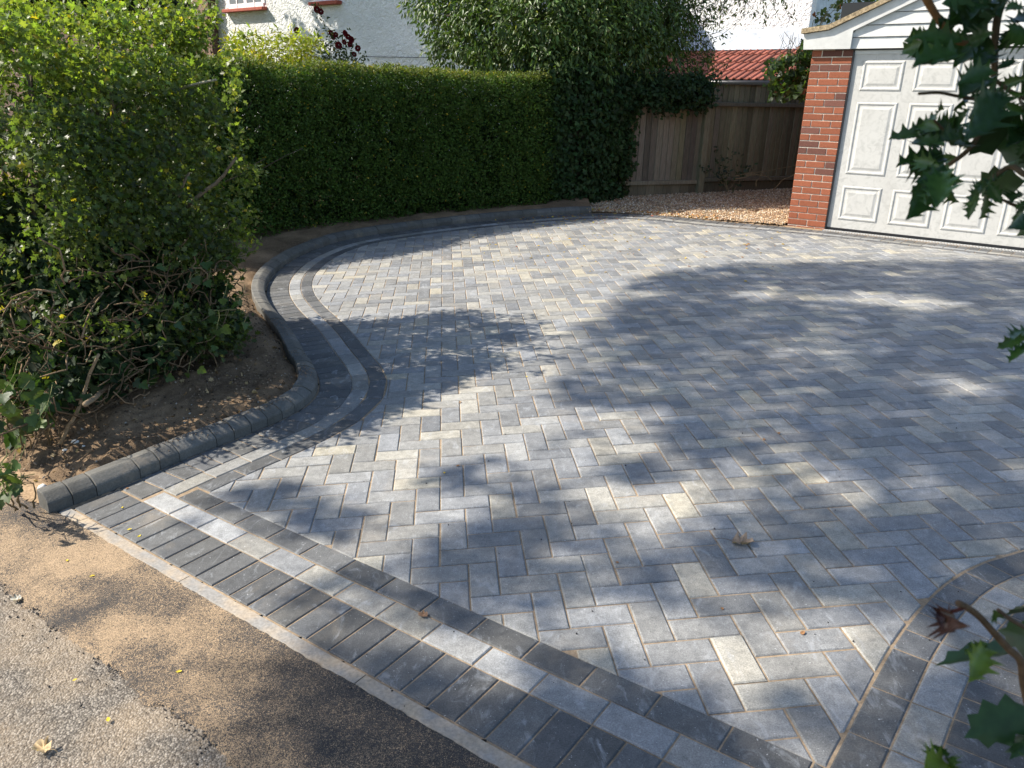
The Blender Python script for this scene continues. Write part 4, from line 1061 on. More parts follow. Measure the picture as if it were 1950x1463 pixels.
def ivy(name, label, spots, dist_, size, nst=4):
    c0 = at_dist(*spots[0][:2], dist_[0]); root = tag(empty(name, tuple(c0)), label, 'ivy'); inv = Matrix.Translation(-root.location)
    mb = MB()
    for (px, py) in spots:
        p = at_dist(px + RNG.normal(0, 3), py + RNG.normal(0, 3), RNG.uniform(*dist_))
        view = unit(np.array([-p[0], -p[1], EYE - p[2]]))
        n = unit(view * 0.8 + RNG.normal(0, 0.42, 3) + np.array([-0.25, 0, 0.35])); d = unit(np.array([RNG.normal(0, 0.6), RNG.normal(0, 0.4), -0.7]))
        place_leaf(random.choice(IVYM), 'leaf', p, d, n, RNG.uniform(*size), root, inv)
        mb.tube(branch_pts(p, p + np.array([RNG.normal(0, 0.05), RNG.uniform(0.02, 0.10), RNG.uniform(-0.05, 0.09)]), 4, 0.008), 0.0018, 4, (0.15, 0.15, 0.06))
    for k in range(0, len(spots) if name == 'ivy_clump' else 0, 5):
        p = at_dist(*spots[k], dist_[0] + 0.1); g_ = np.array([p[0] - 0.05, p[1] + 0.12, float(S(p[0], p[1])) + 0.02]); mb.tube(branch_pts(g_, p, 7, 0.02), np.linspace(0.0045, 0.002, 7), 5, (0.15, 0.11, 0.06))
    st_ = part(mb, 'stalks', M['bark'], root); st_['kind'] = 'stuff'
    return root
sp = [(RNG.uniform(-12, 88), RNG.uniform(715, 850)) for _ in range(46)]
sp = [(x, y) for x, y in sp if x < 92 - abs(y - 770) * 0.55] + [(92, 772), (60, 738), (40, 730), (84, 790)]
ivy('ivy_clump', 'glossy ivy clump in sun at the roadside end of the hawthorn hedge', sp, (3.55, 3.85), (0.055, 0.095))
sp = [(RNG.uniform(-5, 40), RNG.uniform(880, 955)) for _ in range(24)]
ivy('ivy_clump', 'low ivy sprig on the ground beside the kerb end', sp, (3.0, 3.16), (0.03, 0.055))
sp = [(RNG.uniform(0, 470), 500 + RNG.random() ** 0.8 * 300) for _ in range(150)]
sp = [(x, y) for x, y in sp if y < 830 - 0.35 * x and not (60 < x < 170 and 560 < y < 760 and RNG.random() < 0.7)]
ivy('ivy_trails', 'dark ivy leaves trailing through the bare stems under the hawthorn hedge', sp, (3.95, 4.35), (0.028, 0.060))

# ------------------------------------------------------------------ clipped privet hedge
pf = np.array([(-6.2, 8.2), (-3.6, 8.05), (-2.95, 8.52), (-2.52, 9.02), (-2.08, 9.47), (-1.40, 9.92), (-0.55, 10.35), (0.18, 10.66), (0.62, 11.05)])
nb = np.array([-0.45, 0.89])
pf[0] = (-4.5, 7.5)
PB = np.vstack([pf, (pf + nb * 0.95)[::-1]])
PT = np.vstack([pf + nb * 0.04, (pf + nb * 0.93)[::-1]])
privet = tag(empty('privet_hedge', (-1.0, 10.6, 0.1)), 'neatly clipped dark green hedge with flat top behind the far kerb', 'hedge')
P, dist, ov = poly_sample(560000, (PB, PT), (0.10, 1.90))
wob = vnoise(P[:, 0], P[:, 1] + P[:, 2] * 1.7, 71, 3.0)
keep = (dist > 0.14 * (vnoise(P[:, 0] * 1.1 + P[:, 1] * 0.5, P[:, 2] * 1.3, 74, 1.6) * 0.7 + wob * 0.3 - 0.45)) & (RNG.random(len(P)) < np.exp(-np.maximum(dist - 0.03, 0) / 0.085) + 0.03)
keep &= ~((P[:, 2] < 0.45) & (RNG.random(len(P)) < 0.45 * (1 - (P[:, 2] - 0.1) / 0.35)))
fr = (ov @ np.array([0.45, -0.89, 0]) > 0.3) | (ov[:, 2] > 0.5)
keep &= fr | (RNG.random(len(P)) < 0.55)
P, dist, ov = P[keep], dist[keep], ov[keep]
print('privet', len(P))
if len(P) > 30000: k = RNG.choice(len(P), 30000, False); P, dist, ov = P[k], dist[k], ov[k]
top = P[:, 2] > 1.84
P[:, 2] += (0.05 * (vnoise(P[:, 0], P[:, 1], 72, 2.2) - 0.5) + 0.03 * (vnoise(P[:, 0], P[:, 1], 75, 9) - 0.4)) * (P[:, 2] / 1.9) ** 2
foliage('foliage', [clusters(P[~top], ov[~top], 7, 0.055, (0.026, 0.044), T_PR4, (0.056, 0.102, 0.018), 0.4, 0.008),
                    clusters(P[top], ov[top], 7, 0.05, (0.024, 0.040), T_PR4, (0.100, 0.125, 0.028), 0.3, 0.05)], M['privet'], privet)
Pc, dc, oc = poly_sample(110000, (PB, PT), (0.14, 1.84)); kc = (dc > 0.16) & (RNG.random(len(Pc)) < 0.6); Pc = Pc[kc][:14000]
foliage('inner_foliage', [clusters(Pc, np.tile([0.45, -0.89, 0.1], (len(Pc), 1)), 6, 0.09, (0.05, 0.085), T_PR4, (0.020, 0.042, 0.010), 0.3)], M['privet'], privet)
for q in np.linspace(0.05, 0.98, 15):
    i = q * (len(pf) - 1); a = pf[int(i)] + (pf[min(int(i) + 1, len(pf) - 1)] - pf[int(i)]) * (i % 1) + nb * RNG.uniform(0.3, 0.6)
    b = np.array([a[0], a[1], float(S(a[0], a[1])) + 0.02]); mb = MB(); pts = branch_pts(b, b + np.array([RNG.normal(0, 0.1), RNG.normal(0, 0.08), 1.6]), 8, 0.02); mb.tube(pts, np.linspace(0.018, 0.006, 8), 6, (0.09, 0.075, 0.055))
    for _ in range(4):
        k = RNG.integers(1, 6); mb.tube(branch_pts(pts[k], pts[k] + np.array([RNG.normal(0, 0.25), RNG.normal(-0.15, 0.12), RNG.uniform(0.1, 0.5)]), 5, 0.02), np.linspace(0.008, 0.003, 5), 5, (0.09, 0.075, 0.055))
    part(mb, 'stem', M['bark'], privet, True)

# ------------------------------------------------------------------ evergreen tree, ivy curtain on the fence
def blob_points(blobs, n, shell=0.35):
    c = np.array([b[:3] for b in blobs]); r = np.array([b[3] for b in blobs]); pr = r ** 2; k = RNG.choice(len(blobs), n, p=pr / pr.sum())
    d = unit(RNG.normal(size=(n, 3))); rr = (1 - shell * RNG.random(n) ** 1.5) * r[k]
    return c[k] + d * rr[:, None] * np.array([1, 1, 0.85]), d
tree = tag(empty('evergreen_tree', (0.95, 12.25, 0.25)), 'broad dark evergreen tree overhanging the hedge and the fence', 'tree')
blobs = []
for (px, py, t_, r) in ((850, 30, 11.0, 0.50), (860, 95, 11.2, 0.42), (815, -10, 11.3, 0.42), (930, 60, 10.7, 0.62), (950, 120, 10.9, 0.45), (1020, 30, 10.5, 0.65), (1040, 110, 10.6, 0.60), (1100, 60, 10.6, 0.62), (1110, 130, 10.7, 0.50),
                        (1170, 30, 10.8, 0.60), (1180, 110, 10.9, 0.55), (1250, 50, 11.1, 0.50), (1250, 110, 11.2, 0.42), (1300, 20, 11.4, 0.36), (1080, -60, 11.0, 0.9), (950, -60, 11.2, 0.8), (1220, -70, 11.4, 0.8), (860, -70, 11.5, 0.55), (1090, 60, 11.9, 0.9), (960, 60, 11.9, 0.8), (1210, 60, 12.0, 0.8)):
    blobs.append((*at_dist(px, py, t_), r))
for (x, y, z, r) in ((0.9, 12.2, 4.6, 1.3), (0.1, 12.0, 4.2, 1.1), (1.9, 12.4, 4.3, 1.1), (0.9, 12.3, 5.8, 1.1), (0.4, 12.6, 5.2, 1.0), (1.6, 12.7, 5.3, 1.0)): blobs.append((x, y, z, r))
pts_, d_ = blob_points(blobs, 9000, 0.5)
front_ = (pts_[:, 2] < 3.7)
pts_, d_ = np.vstack([pts_[front_], pts_[~front_][:1800]]), np.vstack([d_[front_], d_[~front_][:1800]])
foliage('crown', [clusters(pts_, d_, 9, 0.13, (0.055, 0.10), T_LAN, (0.062, 0.102, 0.024), 0.4, 0.02, 0.9, 0.5, 0.6, 0.3, (0.22, 0.24, 0.06))], M['glossy'], tree)
# twiggy light edge on the right, against the wall
SH = []
mb = MB()
for _ in range(70):
    a = at_dist(RNG.uniform(1260, 1340), RNG.uniform(0, 150), RNG.uniform(11.2, 11.8)); b = a + np.array([RNG.uniform(0.05, 0.55), RNG.normal(0, 0.2), RNG.normal(-0.05, 0.25)])
    q = branch_pts(a, b, 6, 0.03); mb.tube(q, np.linspace(0.005, 0.002, 6), 4, (0.06, 0.05, 0.035))
    for p in q[1:]: SH.append(np.r_[p + RNG.normal(0, 0.03, 3), unit(b - a)])
for _ in range(16):
    a = at_dist(RNG.uniform(1330, 1480), -60, 11.6); b = at_dist(RNG.uniform(1340, 1520), RNG.uniform(5, 45), 11.3); q = branch_pts(a, b, 8, 0.03); mb.tube(q, np.linspace(0.006, 0.002, 8), 4, (0.06, 0.05, 0.035))
    for p in q[2:]: SH.append(np.r_[p + RNG.normal(0, 0.04, 3), unit(b - a)])
SH = np.array(SH)
tw = part(mb, 'twigs', M['bark'], tree); tw['kind'] = 'stuff'
foliage('light_foliage', [clusters(SH[:, :3], SH[:, 3:], 4, 0.07, (0.045, 0.08), T_LAN, (0.075, 0.105, 0.022), 0.35, 0.05, 0.7, 0.5, 0.7, 0.3, (0.30, 0.30, 0.05))], M['glossy'], tree)
mb = MB(); tb = np.array([0.95, 12.25, float(S(0.95, 12.25)) - 0.05]); trunk = branch_pts(tb, tb + np.array([0.1, -0.2, 4.6]), 12, 0.06); mb.tube(trunk, np.linspace(0.16, 0.05, 12), 10, (0.10, 0.08, 0.06))
for b in blobs[:16:2]: mb.tube(branch_pts(trunk[6], b[:3], 8, 0.08), np.linspace(0.05, 0.012, 8), 6, (0.09, 0.075, 0.055))
part(mb, 'trunk', M['bark'], tree, True)
# pale flower heads among the leaves
k = RNG.choice(np.where(front_[:len(pts_)])[0] if False else len(pts_), 260); q = pts_[k] + d_[k] * 0.08
m_ = rand_rot(260) * RNG.uniform(0.012, 0.024, 260)[:, None, None]; tv, tf = rock_template()
V, Fc, C = scatter(tv, tf, m_, q, np.tile([(0.26, 0.28, 0.13)], (260, 1)) * RNG.uniform(0.7, 1.2, (260, 1))); o = mesh_obj('flower_heads', V, Fc, M['petal'], None, attr=C); adopt(o, tree); o['kind'] = 'stuff'

curt = tag(empty('ivy_curtain', (1.1, 11.4, 0.25)), 'dark ivy curtain hanging under the evergreen tree between hedge and fence', 'ivy')
IB = np.array([(0.05, 11.05), (0.45, 10.95), (0.95, 11.10), (1.35, 11.45), (1.62, 11.78), (1.3, 12.0), (0.0, 11.7)]); 
P, dist, ov = poly_sample(60000, (IB, IB), (0.2, 2.0))
keep = RNG.random(len(P)) < np.exp(-np.maximum(dist - 0.03, 0) / 0.08); P, ov = P[keep], ov[keep]; k = RNG.choice(len(P), min(3400, len(P)), False); P, ov = P[k], ov[k]
# swag along the top of the fence
ssw = RNG.uniform(-0.2, 1.5, 900); hh = 1.50 + RNG.normal(0, 0.11, 900) - 0.10 * np.clip(0.6 - ssw, 0, 1)
Q = np.array([fp(a, h, 0.10 + abs(RNG.normal(0, 0.10))) for a, h in zip(ssw, hh)])
Q2 = np.array([fp(a, RNG.uniform(0.35, 1.6), 0.06 + abs(RNG.normal(0, 0.04))) for a in RNG.uniform(-0.4, 0.38, 420)])
outq = np.tile([FQ[0], FQ[1], 0.2], (900, 1)); outq2 = np.tile([FQ[0], FQ[1], 0.2], (420, 1))
foliage('leaves', [clusters(np.vstack([P, Q2]), np.vstack([ov, outq2]), 5, 0.08, (0.04, 0.07), T_IVY, (0.030, 0.058, 0.018), 0.4, 0.0, 0.8, 0.2, 0.5),
                   clusters(Q, outq, 6, 0.09, (0.035, 0.065), T_IVY, (0.026, 0.050, 0.017), 0.35, 0.0, 0.8, 0.2, 0.6)], M['privet'], curt)

# ------------------------------------------------------------------ plants by the house wall
sh = tag(empty('golden_shrub', (-4.2, 13.2, 0.3)), 'yellow-green feathery shrub rising over the clipped hedge', 'shrub')
C_ = []
for _ in range(150):
    px, py = RNG.uniform(430, 605), RNG.uniform(70, 150); py = max(py, 64 + 0.0012 * (px - 520) ** 2); C_.append(np.r_[at_dist(px, py, RNG.uniform(12.6, 13.6)), unit(RNG.normal(0, 1, 3) + np.array([0.2, -0.6, 0.6]))])
C_ = np.array(C_)
foliage('foliage', [clusters(C_[:, :3], C_[:, 3:], 26, 0.16, (0.06, 0.13), T_FERN, (0.20, 0.225, 0.022), 0.35, 0.08, 0.35, 0.4, 0.6, 0.3, (0.38, 0.30, 0.06))], M['leaf'], sh)
lowc = np.c_[RNG.uniform(-4.6, -2.8, 60), RNG.uniform(12.6, 13.4, 60), RNG.uniform(0.3, 1.7, 60)]
foliage('lower_foliage', [clusters(lowc, unit(RNG.normal(size=(60, 3))), 16, 0.2, (0.06, 0.12), T_FERN, (0.09, 0.12, 0.02), 0.3)], M['leaf'], sh)
mb = MB()
for _ in range(12): b = np.array([-3.8 + RNG.normal(0, 0.2), 13.1 + RNG.normal(0, 0.1), 0.2]); mb.tube(branch_pts(b, b + np.array([RNG.normal(0, 0.5), RNG.normal(0, 0.2), RNG.uniform(1.4, 2.0)]), 7, 0.04), np.linspace(0.014, 0.005, 7), 5, (0.13, 0.10, 0.06))
part(mb, 'stems', M['bark'], sh, True)
rose = tag(empty('rose_bush', (-4.3, 15.6, 0.3)), 'climbing rose with dark red blooms against the white wall', 'rose'); inv = Matrix.Translation(-rose.location)
mb = MB(); RL = []; heads = []
DR = 15.4
for (bx, by, tx, ty) in ((640, 135, 604, 18), (640, 135, 632, 68), (645, 135, 660, 66), (650, 135, 672, 100), (655, 135, 690, 108), (640, 135, 612, 70), (630, 135, 598, 60), (660, 140, 640, 80), (650, 140, 668, 72), (650, 140, 683, 118), (640, 140, 625, 100)):
    a, b = at_dist(bx, by + 30, DR), at_dist(tx, ty, DR + RNG.normal(0, 0.1)); q = branch_pts(a, b, 10, 0.04); mb.tube(q, np.linspace(0.007, 0.003, 10), 5, (0.07, 0.075, 0.04)); heads.append(q[-1])
    for p in q[3:]: 
        for _ in range(3): RL.append(np.r_[p + RNG.normal(0, 0.05, 3), unit(RNG.normal(0, 1, 3) + np.array([0, -0.5, 0.3]))])
part(mb, 'canes', M['bark'], rose)
RL = np.array(RL); foliage('leaves', [clusters(RL[:, :3], RL[:, 3:], 4, 0.09, (0.05, 0.085), T_PRI, (0.040, 0.062, 0.022), 0.35, 0.02, 0.3, 0.3, 0.7)], M['leaf'], rose)
pet = []
for ring, (n_, r_, tl_) in enumerate(((8, 0.055, 0.25), (7, 0.040, 0.6), (5, 0.022, 1.0))):
    for k in range(n_):
        a = 2 * math.pi * (k + 0.5 * ring) / n_; pet.append((a, r_, tl_))
pv, pfc = [], []
for (a, r_, tl_) in pet:
    b = len(pv); ca_, sa_ = math.cos(a), math.sin(a)
    for (u_, v_) in ((-0.5, 0), (0.5, 0), (0.8, 0.6), (0.4, 1), (-0.4, 1), (-0.8, 0.6)):
        rr = 0.008 + r_ * v_; zz = tl_ * 0.05 * v_ + 0.01 * abs(u_); w_ = u_ * 0.05 * (0.5 + v_); pv.append((ca_ * rr - sa_ * w_, sa_ * rr + ca_ * w_, zz))
    pfc.append((b, b + 1, b + 2, b + 3, b + 4, b + 5))
rm = bpy.data.meshes.new('rose_bloom'); rm.from_pydata(pv, [], pfc); rm.materials.append(M['petal']); ca = rm.color_attributes.new('col', 'FLOAT_COLOR', 'POINT'); ca.data.foreach_set('color', np.tile(np.array([0.14, 0.010, 0.018, 1], np.float32), len(pv)))
for (px, py) in ((604, 18), (630, 63), (634, 72), (640, 66), (659, 63), (663, 70), (668, 76), (645, 86), (656, 80), (667, 85), (681, 92), (611, 22), (674, 104), (565, 58)):
    p = at_dist(px, py, DR - 0.08); place_leaf(rm, 'bloom', p, unit(np.array([RNG.normal(0, 0.3), -0.2, 0.5])), unit(np.array([RNG.normal(0, 0.4), -1, 0.5])), RNG.uniform(0.75, 1.1), rose, inv)

# conifer behind the hawthorn, its low branches over the hedge
con = tag(empty('conifer', (-9.0, 18.2, 0.2)), 'dark conifer with drooping branches behind the hawthorn hedge', 'tree')
mb = MB(); tb = np.array([-9.0, 18.2, -0.2]); mb.tube(branch_pts(tb, tb + np.array([0.1, 0.1, 11.0]), 10, 0.05), np.linspace(0.22, 0.03, 10), 10, (0.09, 0.065, 0.05))
CC = []
for k in range(260):
    z = RNG.uniform(3.6, 11) if k > 50 else RNG.uniform(3.9, 4.8); r = 1.45 * min(1.0, (11.5 - z) / 3.2) + 0.1; th = RNG.uniform(0, 2 * math.pi)
    a = tb + np.array([0, 0, z]); b = a + np.array([math.cos(th) * r, math.sin(th) * r, -0.25 * r]); q = branch_pts(a, b, 9, 0.05, -0.1); mb.tube(q, np.linspace(0.035, 0.006, 9), 5, (0.09, 0.065, 0.05))
    for p in q[2:]:
        for _ in range(3): CC.append(np.r_[p + RNG.normal(0, 0.10, 3), unit(b - a) * 0.5 + np.array([0, 0, -0.7])])
part(mb, 'trunk', M['bark'], con, True); CC = np.array(CC)
foliage('crown', [clusters(CC[:, :3], unit(CC[:, 3:]), 9, 0.18, (0.12, 0.26), T_LAN, (0.022, 0.036, 0.018), 0.35, 0, 0.9, 0.2, 0.5)], M['privet'], con)

# creeper spilling over the garage corner
cr = tag(empty('creeper', (3.05, 10.3, 0.3)), 'leafy creeper hanging between the tiled lean-to roof and the garage corner', 'creeper')
C_ = []; mb = MB()
for _ in range(170):
    px, py = RNG.uniform(1468, 1552), RNG.uniform(70, 182)
    if px < 1545 - (py - 60) * 0.9 and py < 110: continue
    p = at_dist(px, py, RNG.uniform(9.9, 10.5)); C_.append(np.r_[p, unit(RNG.normal(0, 0.6, 3) + np.array([-0.2, -0.7, 0.1]))])
for _ in range(22):
    p = at_dist(RNG.uniform(1480, 1540), RNG.uniform(60, 90), 10.3); q = at_dist(RNG.uniform(1485, 1545), RNG.uniform(100, 185), 10.0); mb.tube(branch_pts(p, q, 6, 0.03), 0.003, 4, (0.12, 0.09, 0.05))
base = W3(-0.05, -1.9, -1.3); mb.tube(branch_pts(base, W3(-0.06, 0.0, -0.9), 9, 0.01), np.linspace(0.02, 0.008, 9), 6, (0.12, 0.09, 0.06))
for _ in range(10): mb.tube(branch_pts(at_dist(1520, 120, 10.2), at_dist(RNG.uniform(1540, 1650), RNG.uniform(-20, 40), 10.6), 7, 0.04), 0.004, 4, (0.12, 0.10, 0.05))
for _ in range(45): C_.append(np.r_[at_dist(RNG.uniform(1560, 1680), RNG.uniform(-40, 36), RNG.uniform(10.6, 11.2)), unit(RNG.normal(0, 0.6, 3) + np.array([0, -0.5, 0.5]))])
C_ = np.array(C_); part(mb, 'stems', M['bark'], cr)
foliage('leaves', [clusters(C_[:, :3], C_[:, 3:], 7, 0.10, (0.05, 0.085), T_IVY, (0.050, 0.085, 0.022), 0.4, 0.05, 0.5, 0.3, 0.7, 0.25, (0.16, 0.055, 0.025))], M['leaf'], cr)

# bramble at the foot of the fence
br = tag(empty('bramble', (3.2, 11.9, 0.3)), 'straggling bramble at the foot of the fence by the gravel', 'bramble')
mb = MB(); BL = []
for (ax_, ay, bx, by, dd) in ((1385, 365, 1362, 285, 11.6), (1385, 365, 1392, 290, 11.6), (1390, 365, 1340, 310, 11.6), (1395, 368, 1430, 320, 11.4), (1400, 335, 1515, 315, 11.2), (1400, 340, 1470, 345, 11.0), (1470, 365, 1515, 330, 10.9), (1440, 355, 1455, 335, 11.0), (1385, 366, 1405, 300, 11.5), (1390, 366, 1375, 320, 11.5)):
    q = branch_pts(at_dist(ax_, ay, dd), at_dist(bx, by, dd), 8, 0.03, -0.02); mb.tube(q, np.linspace(0.005, 0.003, 8), 5, (0.17, 0.14, 0.08))
    if bx < 1440:
        for p in q[2:]: BL.append(np.r_[p + RNG.normal(0, 0.02, 3), unit(RNG.normal(0, 1, 3) + np.array([0, -0.6, 0.3]))])
part(mb, 'canes', M['bark'], br); BL = np.array(BL)
foliage('leaves', [clusters(BL[:, :3], BL[:, 3:], 5, 0.07, (0.04, 0.075), T_PRI, (0.035, 0.055, 0.030), 0.35)], M['leaf'], br)

# ------------------------------------------------------------------ holly overhanging from the right
hol = tag(empty('holly_tree', (2.5, -0.9, 0.1)), 'dark spiny holly branches hanging into view in front of the garage door', 'holly'); hinv = Matrix.Translation(-hol.location)
def holly_tmpl(ns, curl, wave):
    v, f = [], []; n = 4 * ns + 1; m = 5
    for i in range(n):
        t_ = i / (n - 1); ph = (t_ * ns) % 1.0
        env = 0.235 * math.sin(math.pi * min(1, t_ * 0.98 + 0.02)) ** 0.75
        spike = 1.0 + 0.55 * (max(0, 1 - abs(ph - 0.5) * 4)) - 0.16 * math.cos(2 * math.pi * (ph - 0.5)) * -1
        wdt = env * spike * 0.8 if i not in (0, n - 1) else 0.004
        up = wave * (1 if ph == 0.5 else (-0.35 if ph == 0 else 0.1))
        for k in range(m):
            x = (k / (m - 1) * 2 - 1); z = 0.10 * abs(x) ** 1.3 * env / 0.3 + up * abs(x) ** 3 - curl * t_ * t_
            tip = 0.04 * abs(x) ** 4 * (1 if ph == 0.5 else 0); v.append((x * wdt, t_ + tip, z))
    for i in range(n - 1):
        for k in range(m - 1): f.append((i * m + k, i * m + k + 1, (i + 1) * m + k + 1, (i + 1) * m + k))
    return v, f
HM = []
for ns, cu, wv, c in ((4, 0.10, 0.13, (0.024, 0.058, 0.014)), (5, 0.18, 0.10, (0.034, 0.074, 0.016)), (4, 0.05, 0.16, (0.020, 0.048, 0.016)), (4, 0.12, 0.12, (0.10, 0.15, 0.016)), (4, 0.1, 0.12, (0.035, 0.075, 0.015)), (4, 0.35, 0.2, (0.055, 0.025, 0.02))):
    v, f = holly_tmpl(ns, cu, wv); me = bpy.data.meshes.new('holly_leaf'); me.from_pydata(v, [], f); me.materials.append(M['holly'])
    ca = me.color_attributes.new('col', 'FLOAT_COLOR', 'POINT'); ca.data.foreach_set('color', np.tile(np.array([*c, 1], np.float32), len(v))); me.polygons.foreach_set('use_smooth', np.ones(len(f), bool)); HM.append(me)
def zq(x, y): return (1550 + x / 3.18, y / 3.18)
def zb(x, y): return (1650 + x / 3.543, 1050 + y / 3.543)
def hleaf(b, tip, d0=0.72, kind=None, conv=zq, d1=None, tiltx=None):
    A = at_dist(*conv(*b), d0); B = at_dist(*conv(*tip), d1 if d1 else d0 + RNG.uniform(-0.05, 0.05)); L = np.linalg.norm(B - A)
    view = unit(-A + np.array([0, 0, EYE])); n = unit(view + RNG.normal(0, 0.45, 3) + np.array([-0.15, 0, 0.35]))
    place_leaf(HM[kind if kind is not None else int(RNG.integers(0, 3))], 'leaf', A, unit(B - A), n, L * 0.88, hol, hinv)
for b, tp in (((830, 250), (465, 300)), ((880, 330), (590, 365)), ((900, 250), (560, 205)), ((920, 130), (700, 170)), ((1000, 150), (860, 20)), ((1090, 30), (930, 90)), ((1090, 90), (1180, -60)), ((1080, 200), (900, 260)), ((1090, 240), (860, 330)),
              ((1080, 300), (960, 440)), ((1100, 330), (1000, 190)), ((1080, 420), (870, 500)), ((1060, 470), (880, 560)), ((1110, 560), (930, 860)), ((1100, 560), (1105, 760)), ((1120, 300), (1230, 180)), ((1110, 420), (1240, 350)), ((1130, 520), (1280, 470)),
              ((1150, 620), (1290, 700)), ((1180, 560), (1280, 580)), ((930, 590), (830, 690)), ((920, 620), (1010, 560)), ((880, 790), (560, 760)), ((760, 790), (590, 720)), ((740, 720), (745, 630)), ((700, 800), (420, 832)), ((900, 860), (760, 830)), ((790, 880), (560, 830)),
              ((780, 930), (470, 990)), ((800, 960), (570, 1000)), ((790, 990), (600, 1120)), ((800, 1000), (800, 1190)), ((760, 1010), (560, 960)), ((780, 1060), (560, 1180)), ((760, 1090), (650, 1250)), ((770, 1040), (750, 1240)), ((700, 1120), (580, 1330)), ((720, 1080), (640, 1010)),
              ((840, 780), (950, 640)), ((960, 890), (830, 760)), ((1030, 1130), (880, 1240)), ((1000, 1160), (910, 1340)), ((1040, 1150), (1030, 1340)), ((1060, 1120), (1140, 1240)), ((1100, 1090), (980, 1150)), ((1180, 1010), (1100, 1090)), ((1272, 1290), (1190, 1390)), ((1300, 1330), (1255, 1430)),
              ((1260, 800), (1170, 880)), ((1300, 780), (1190, 760)), ((1300, 850), (1220, 960)), ((1250, 960), (1180, 1010)), ((1300, 900), (1250, 1020)), ((1290, 1180), (1180, 1160)), ((1290, 1230), (1200, 1270)), ((1270, 60), (1190, 10)), ((1290, 130), (1200, 90)), ((1180, 180), (1290, 250)), ((1130, 100), (1060, -40)), ((1000, 20), (900, -60)), ((1150, 0), (1080, -80))):
    hleaf(b, tp, RNG.uniform(0.66, 0.80))
    if RNG.random() < 0.22:
        j = RNG.normal(0, 45, 4); hleaf((b[0] + j[0], b[1] + j[1]), (b[0] + (tp[0] - b[0]) * 0.7 + j[2] * 2, b[1] + (tp[1] - b[1]) * 0.7 + j[3] * 2), RNG.uniform(0.70, 0.86))
for b, tp, k, d in (((820, 620), (640, 700), 4, 0.60), ((800, 640), (720, 880), 3, 0.60), ((540, 400), (480, 430), 5, 0.62), ((525, 440), (465, 490), 5, 0.62), ((860, 400), (910, 480), 4, 0.63), ((500, 1400), (380, 1400), 4, 0.60), ((560, 1380), (430, 1300), 4, 0.6), ((540, 1400), (640, 1470), 4, 0.6), ((530, 1420), (420, 1480), 3, 0.6), ((1063, 1390), (1020, 1350), 4, 0.6)):
    hleaf(b, tp, d, k, zb)
for b, tp in (((1955, 640), (1892, 665)), ((1960, 655), (1915, 690)), ((1962, 632), (1922, 640))): hleaf(b, tp, 0.72, 0, lambda x, y: (x, y))
BC = (0.075, 0.055, 0.032)
def htwig(pts, d, r0, r1, conv=zq, col=BC):
    P = np.array([at_dist(*conv(x, y), d + 0.012 * i) for i, (x, y) in enumerate(pts)]); P = np.vstack([P]); q = catm3(P); mb = MB(); mb.tube(q, np.linspace(r0, r1, len(q)) * 0.62, 8, col); part(mb, 'twig', M['bark'], hol, True)
def catm3(p, n=5):
    p = np.vstack([2 * p[0] - p[1], p, 2 * p[-1] - p[-2]]); o_ = []
    for i in range(1, len(p) - 2):
        for k in range(n):
            u = k / n; o_.append(0.5 * ((2 * p[i]) + (-p[i - 1] + p[i + 1]) * u + (2 * p[i - 1] - 5 * p[i] + 4 * p[i + 1] - p[i + 2]) * u * u + (-p[i - 1] + 3 * p[i] - 3 * p[i + 1] + p[i + 2]) * u ** 3))
    o_.append(p[-2]); return np.array(o_)
htwig([(640, -120), (690, 10), (770, 140), (860, 250), (1000, 260), (1090, 240)], 0.70, 0.0065, 0.003, col=(0.16, 0.085, 0.035))
htwig([(1250, -150), (1130, 40), (1095, 260), (1090, 480), (1040, 700), (960, 880), (830, 990), (790, 1010)], 0.72, 0.0065, 0.003)
htwig([(635, 568), (760, 562), (880, 585), (1000, 600), (1085, 560)], 0.72, 0.0022, 0.003)
htwig([(1400, 1110), (1272, 1055), (1190, 1010), (1090, 1070), (1020, 1130), (1000, 1160)], 0.72, 0.005, 0.0028)
htwig([(730, 730), (800, 800), (880, 850), (960, 880)], 0.73, 0.0018, 0.0025)
htwig([(1090, 480), (1200, 560), (1330, 620)], 0.74, 0.003, 0.004)
htwig([(1140, 1210), (1240, 1250), (1350, 1240)], 0.72, 0.0022, 0.004)
htwig([(620, 350), (680, 380), (760, 440), (860, 550), (960, 660), (1040, 740), (1063, 900), (1120, 1150)], 0.60, 0.0042, 0.0058, zb, (0.10, 0.065, 0.038))
htwig([(660, 380), (580, 405), (500, 400)], 0.605, 0.0028, 0.0018, zb, (0.08, 0.03, 0.025))
htwig([(890, 395), (960, 450), (1080, 520)], 0.62, 0.0025, 0.003, zb, (0.09, 0.06, 0.04))
htwig([(540, 1400), (600, 1460), (660, 1540)], 0.6, 0.002, 0.003, zb)
